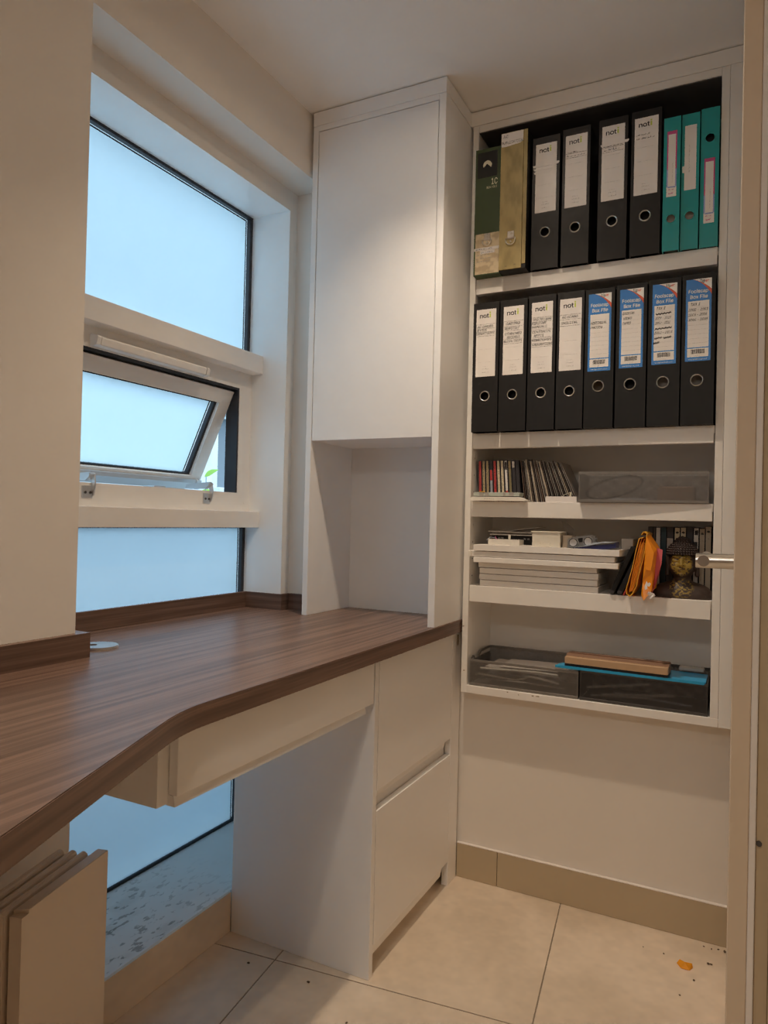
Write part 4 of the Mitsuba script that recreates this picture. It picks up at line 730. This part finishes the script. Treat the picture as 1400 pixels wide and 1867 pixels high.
# bust
CX, CY = -.1405, 1.972
def bust_sdf(x, y, z):
    x = abs(x)
    def ell(cx, cy, cz, rx, ry, rz):
        X, Y, Z = (x - cx) / rx, (y - cy) / ry, (z - cz) / rz; k0 = math.sqrt(X * X + Y * Y + Z * Z); k1 = math.sqrt((X / rx) ** 2 + (Y / ry) ** 2 + (Z / rz) ** 2)
        return k0 * (k0 - 1) / k1 if k1 > 1e-9 else -min(rx, ry, rz)
    def cap(a_, b_, r0, r1):
        ax, ay, az = a_; bx_, by, bz = b_; dx, dy, dz = bx_ - ax, by - ay, bz - az; t = ((x - ax) * dx + (y - ay) * dy + (z - az) * dz) / (dx * dx + dy * dy + dz * dz); t = 0 if t < 0 else 1 if t > 1 else t
        return math.sqrt((x - ax - dx * t) ** 2 + (y - ay - dy * t) ** 2 + (z - az - dz * t) ** 2) - (r0 + (r1 - r0) * t)
    def sm(a_, b_, k): h = max(k - abs(a_ - b_), 0) / k; return min(a_, b_) - h * h * k * .25
    d = sm(ell(0, 0, .090, .0300, .034, .036), ell(0, .012, .096, .0345, .029, .036), .004)
    d = sm(d, ell(0, -.004, .0715, .0235, .0265, .0175), .010)                   # jaw
    d = sm(d, ell(0, -.0270, .0605, .0075, .0065, .0055), .006)                  # chin
    d = sm(d, ell(.0150, -.0215, .0800, .0115, .0105, .0105), .008)              # cheek
    d = -sm(-d, ell(.0130, -.0375, .0965, .0085, .0068, .0062), .004)            # eye socket
    d = sm(d, ell(.0130, -.0265, .0955, .0085, .0048, .0044), .002)              # lid
    d = -sm(-d, ell(.0130, -.0325, .0920, .0085, .0026, .0011), .0015)           # closed eye slit
    d = sm(d, cap((.003, -.0335, .1040), (.019, -.0265, .1065), .0028, .0018), .003)  # brow
    d = sm(d, cap((0, -.0320, .104), (0, -.0395, .0855), .0030, .0044), .004)    # nose
    d = sm(d, ell(.0046, -.0342, .0842, .0038, .0036, .0030), .002)              # nostril
    d = sm(d, ell(0, -.0318, .0762, .0105, .0044, .0022), .002); d = sm(d, ell(0, -.0312, .0712, .0088, .0044, .0024), .002)
    d = -sm(-d, ell(0, -.0352, .0738, .011, .0026, .0009), .001)
    d = sm(d, cap((.0335, .003, .104), (.0335, .002, .060), .0042, .0054), .003)  # long ear
    d = sm(d, cap((0, .006, .065), (0, .006, .035), .0195, .0215), .008)         # neck
    t_ = ell(0, .006, .000, .0670, .034, .0455); t_ = sm(t_, ell(.044, .006, .010, .021, .022, .019), .016)
    d = sm(d, t_, .008)
    return -max(d, -z)
import time as _t
bm = m3.Manifold.level_set(bust_sdf, [-.075, -.048, -.003, .075, .05, .13], .0021, 0.0)
bm_ = bm.to_mesh(); bust = trimesh.Trimesh(np.array(bm_.vert_properties)[:, :3] * [1.05, 1, 1], np.array(bm_.tri_verts), process=True)
if bust.volume < 0: bust.invert()
bu = thing('bust', 'dark bronze buddha bust with worn gold on face and chest', 'statue')
part(bu, 'body', mov(bust, (CX, CY, ZS + .0003)), 'bust', True)
hr = [trimesh.creation.icosphere(3).apply_transform(np.diag([.0352, .0385, .0335, 1])).apply_translation((0, .003, .112)), trimesh.creation.icosphere(3).apply_transform(np.diag([.0185, .019, .0165, 1])).apply_translation((0, .006, .1390))]
hairm = cat(hr); hv = np.array(hairm.vertices); keep = ~((hv[:, 1] < .0) & (hv[:, 2] < .1035 + .06 * np.minimum(0, 0))); fk = keep[hairm.faces].any(1)
curl0 = trimesh.creation.icosphere(1, .0031); curls = []
for cz, rx, ry, rz, c0 in ((.112, .0352, .0385, .0335, .003), (.139, .0185, .019, .0165, .006)):
    for lat in np.radians([2, 12, 22, 32, 43, 54, 66] if cz < .12 else [0, 22, 44, 66, 88]):
        nn = max(1, int(2 * math.pi * rx * math.cos(lat) / .0060))
        for j in range(nn):
            t = 2 * math.pi * (j + .5 * (int(lat * 10) % 2)) / nn; p = np.array([rx * math.cos(lat) * math.cos(t), c0 + ry * math.cos(lat) * math.sin(t), cz + rz * math.sin(lat)])
            curls.append(mov(curl0, p))
for sx in (-1, 1):
    for j in range(6):
        for i2 in range(4): curls.append(mov(curl0, (sx * (.0345 - .0002 * j), .002 + .007 * i2, .1145 - .0058 * j)))
cap_ = trimesh.Trimesh(hairm.vertices, hairm.faces[hairm.triangles_center[:, 2] > .116], process=False)
hm_ = cat([cap_] + curls); hm_.apply_scale([1.05, 1.02, 1.0])
part(bu, 'hair', mov(hm_, (CX, CY, ZS)), 'bust_hair', True, label='tight dark curls with a top knot')

# ------------------------------------------------------------------ boards leaning at the lower left, floor bits
def pboard(name_pts, z1, label, m='board_white', rnd=False, notch=False):
    (xa, ya), (xb, yb), t = name_pts
    d = np.array([xb - xa, yb - ya]); L = np.linalg.norm(d); d /= L; n_ = np.array([-d[1], d[0]])
    if n_[0] > 0: n_ = -n_
    if rnd: prof = [(0, 0), (t, 0), (t, z1 - t * .5)] + [(t / 2 + t / 2 * math.cos(q), z1 - t * .5 + t / 2 * math.sin(q)) for q in np.linspace(.2, math.pi - .2, 7)] + [(0, z1 - t * .5)]
    else: prof = [(0, 0), (t, 0), (t, z1 - .001), (t - .001, z1), (.001, z1), (0, z1 - .001)]
    mm = trimesh.creation.extrude_polygon(Polygon(prof), L, engine='earcut'); v = np.array(mm.vertices)
    P = np.array([xa, ya]) + np.outer(v[:, 2], d) + np.outer(v[:, 0], n_)
    mm = trimesh.Trimesh(np.column_stack([P, v[:, 1]]), mm.faces, process=False); mm.fix_normals()
    if notch:
        A = m3.Manifold(m3.Mesh(np.asarray(mm.vertices, np.float32), np.asarray(mm.faces, np.uint32))); 
        c0 = np.array([xa, ya]); cut = Polygon([c0 - d * .01 - n_ * .002, c0 + d * .016 - n_ * .002, c0 + d * .004 + n_ * .034, c0 - d * .01 + n_ * .034])
        B_ = extr(cut, 'z', z1 - .006, z1 + .01); B_.fix_normals()
        R_ = A - m3.Manifold(m3.Mesh(np.asarray(B_.vertices, np.float32), np.asarray(B_.faces, np.uint32)))
        rm = R_.to_mesh(); mm = trimesh.Trimesh(np.array(rm.vert_properties)[:, :3], np.array(rm.tri_verts), process=False)
    single('spare_panel', mm, m, label, 'panel')
pboard(((-.9457, .7059), (-.9984, .9127), .021), .45, 'front white panel with a notched corner standing on the floor under the worktop', notch=True)
pboard(((-.972, .695), (-1.0243, .8915), .016), .45, 'second panel with a rounded edge behind the front white panel', rnd=True)
pboard(((-.991, .695), (-1.0440, .8850), .016), .45, 'third panel with a rounded edge in the stack under the worktop', rnd=True)
pboard(((-1.012, .695), (-1.0625, .8730), .016), .452, 'rearmost panel of the stack, next to the wall corner', rnd=True)
single('orange_scrap', crease([(-.127, 1.858, .0012), (-.116, 1.842, .0010), (-.098, 1.842, .0012), (-.092, 1.857, .0015), (-.121, 1.862, .010), (-.109, 1.850, .0135), (-.094, 1.860, .009)], [[0, 1, 5], [0, 5, 4], [1, 2, 5], [2, 3, 6], [2, 6, 5]], .0012), 'orange_scrap', 'crumpled orange scrap lying on the floor tiles', 'scrap')
rr = random.Random(11)
CR = ((-.1586, 1.884, .0028), (-.0596, 1.8926, .0045), (-.0536, 1.894, .0035), (-.0862, 1.8083, .0035), (-.0256, 1.966, .005), (-.1113, 1.7361, .0030), (-.04, 1.969, .003), (-.0727, 1.9654, .003), (-.055, 1.962, .0028), (-.2070, 1.888, .0022), (-.8600, 1.37, .004), (-.7200, 1.30, .003), (-1.02, 1.36, .004))
CRL = ['left of the orange scrap', 'right of the orange scrap', 'close right of the orange scrap', 'just in front of the orange scrap', 'in the corner by the door', 'nearest the camera on the right', 'at the skirting near the door', 'at the skirting behind the orange scrap', 'between scrap and skirting', 'far left of the orange scrap', 'by the drawer pedestal side', 'on the tile before the pedestal', 'by the ledge under the worktop']
for (x, y, s), wh in zip(CR, CRL):
    m = trimesh.creation.icosphere(1, s * .6); v = np.array(m.vertices); v *= [1.5, 1, .5]; v += (np.random.rand(*v.shape) - .5) * s * .3; v[:, 2] -= v[:, 2].min()
    single('crumb', mov(rot(trimesh.Trimesh(v, m.faces, process=False), rr.random() * 180, [0, 0, 1], [0, 0, 0]), (x, y, 0)), 'crumb', 'dark crumb on the floor tiles ' + wh, 'crumb', 'crumbs on the floor')

# ------------------------------------------------------------------ ceiling downlights
for i, ((lx, ly), E) in enumerate(LAMPS):
    k = thing('ceiling_downlight', ['recessed downlight in front of the tall cabinet', 'recessed downlight above the camera side of the worktop'][i], 'ceiling light')
    part(k, 'bezel', mov(lathe([(.0385, .0), (.0385, -.003), (.047, -.002), (.047, .0005)], 40), (lx, ly, ZC)), 'steel', 40)
    part(k, 'can', mov(lathe([(.0385, 0), (.0385, .052), (0, .052)], 40), (lx, ly, ZC)), 'trim_white', 40)
    a_ = np.linspace(0, 2 * math.pi, 32, endpoint=False); V = np.vstack([[[0, 0, 0]], np.stack([.022 * np.cos(a_), .022 * np.sin(a_), a_ * 0], 1)]); F = [[0, (j + 1) % 32 + 1, j + 1] for j in range(32)]
    kk = part(k, 'lens', trimesh.Trimesh(V + [lx, ly, ZC + .0425], F, process=False), 'paper')
    scene[kk]['emitter'] = {'type': 'area', 'radiance': rgb(LAMP * E)}
    rg = extr(Point(0, 0).buffer(.0378, quad_segs=8).difference(Point(0, 0).buffer(.0300, quad_segs=8)), 'z', 0, .002)
    kk = part(k, 'glow_ring', mov(rg, (lx, ly, ZC + .010)), 'paper')
    scene[kk]['emitter'] = {'type': 'area', 'radiance': rgb(LAMP * E * .14)}

k = thing('ceiling_lamp', 'round opal flush ceiling lamp in the rear half of the room', 'ceiling light')
ox, oy = OPAL[0]
part(k, 'base', mov(lathe([(0, 0), (.215, 0), (.215, -.03), (.205, -.034)], 48), (ox, oy, ZC)), 'steel', 40)
kk = part(k, 'opal_shade', mov(lathe([(.204, -.034), (.200, -.060), (.180, -.078), (.120, -.092), (0, -.098)][::-1], 48), (ox, oy, ZC)), 'white_plastic', 40)
scene[kk]['emitter'] = {'type': 'area', 'radiance': rgb(OPAL[1])}
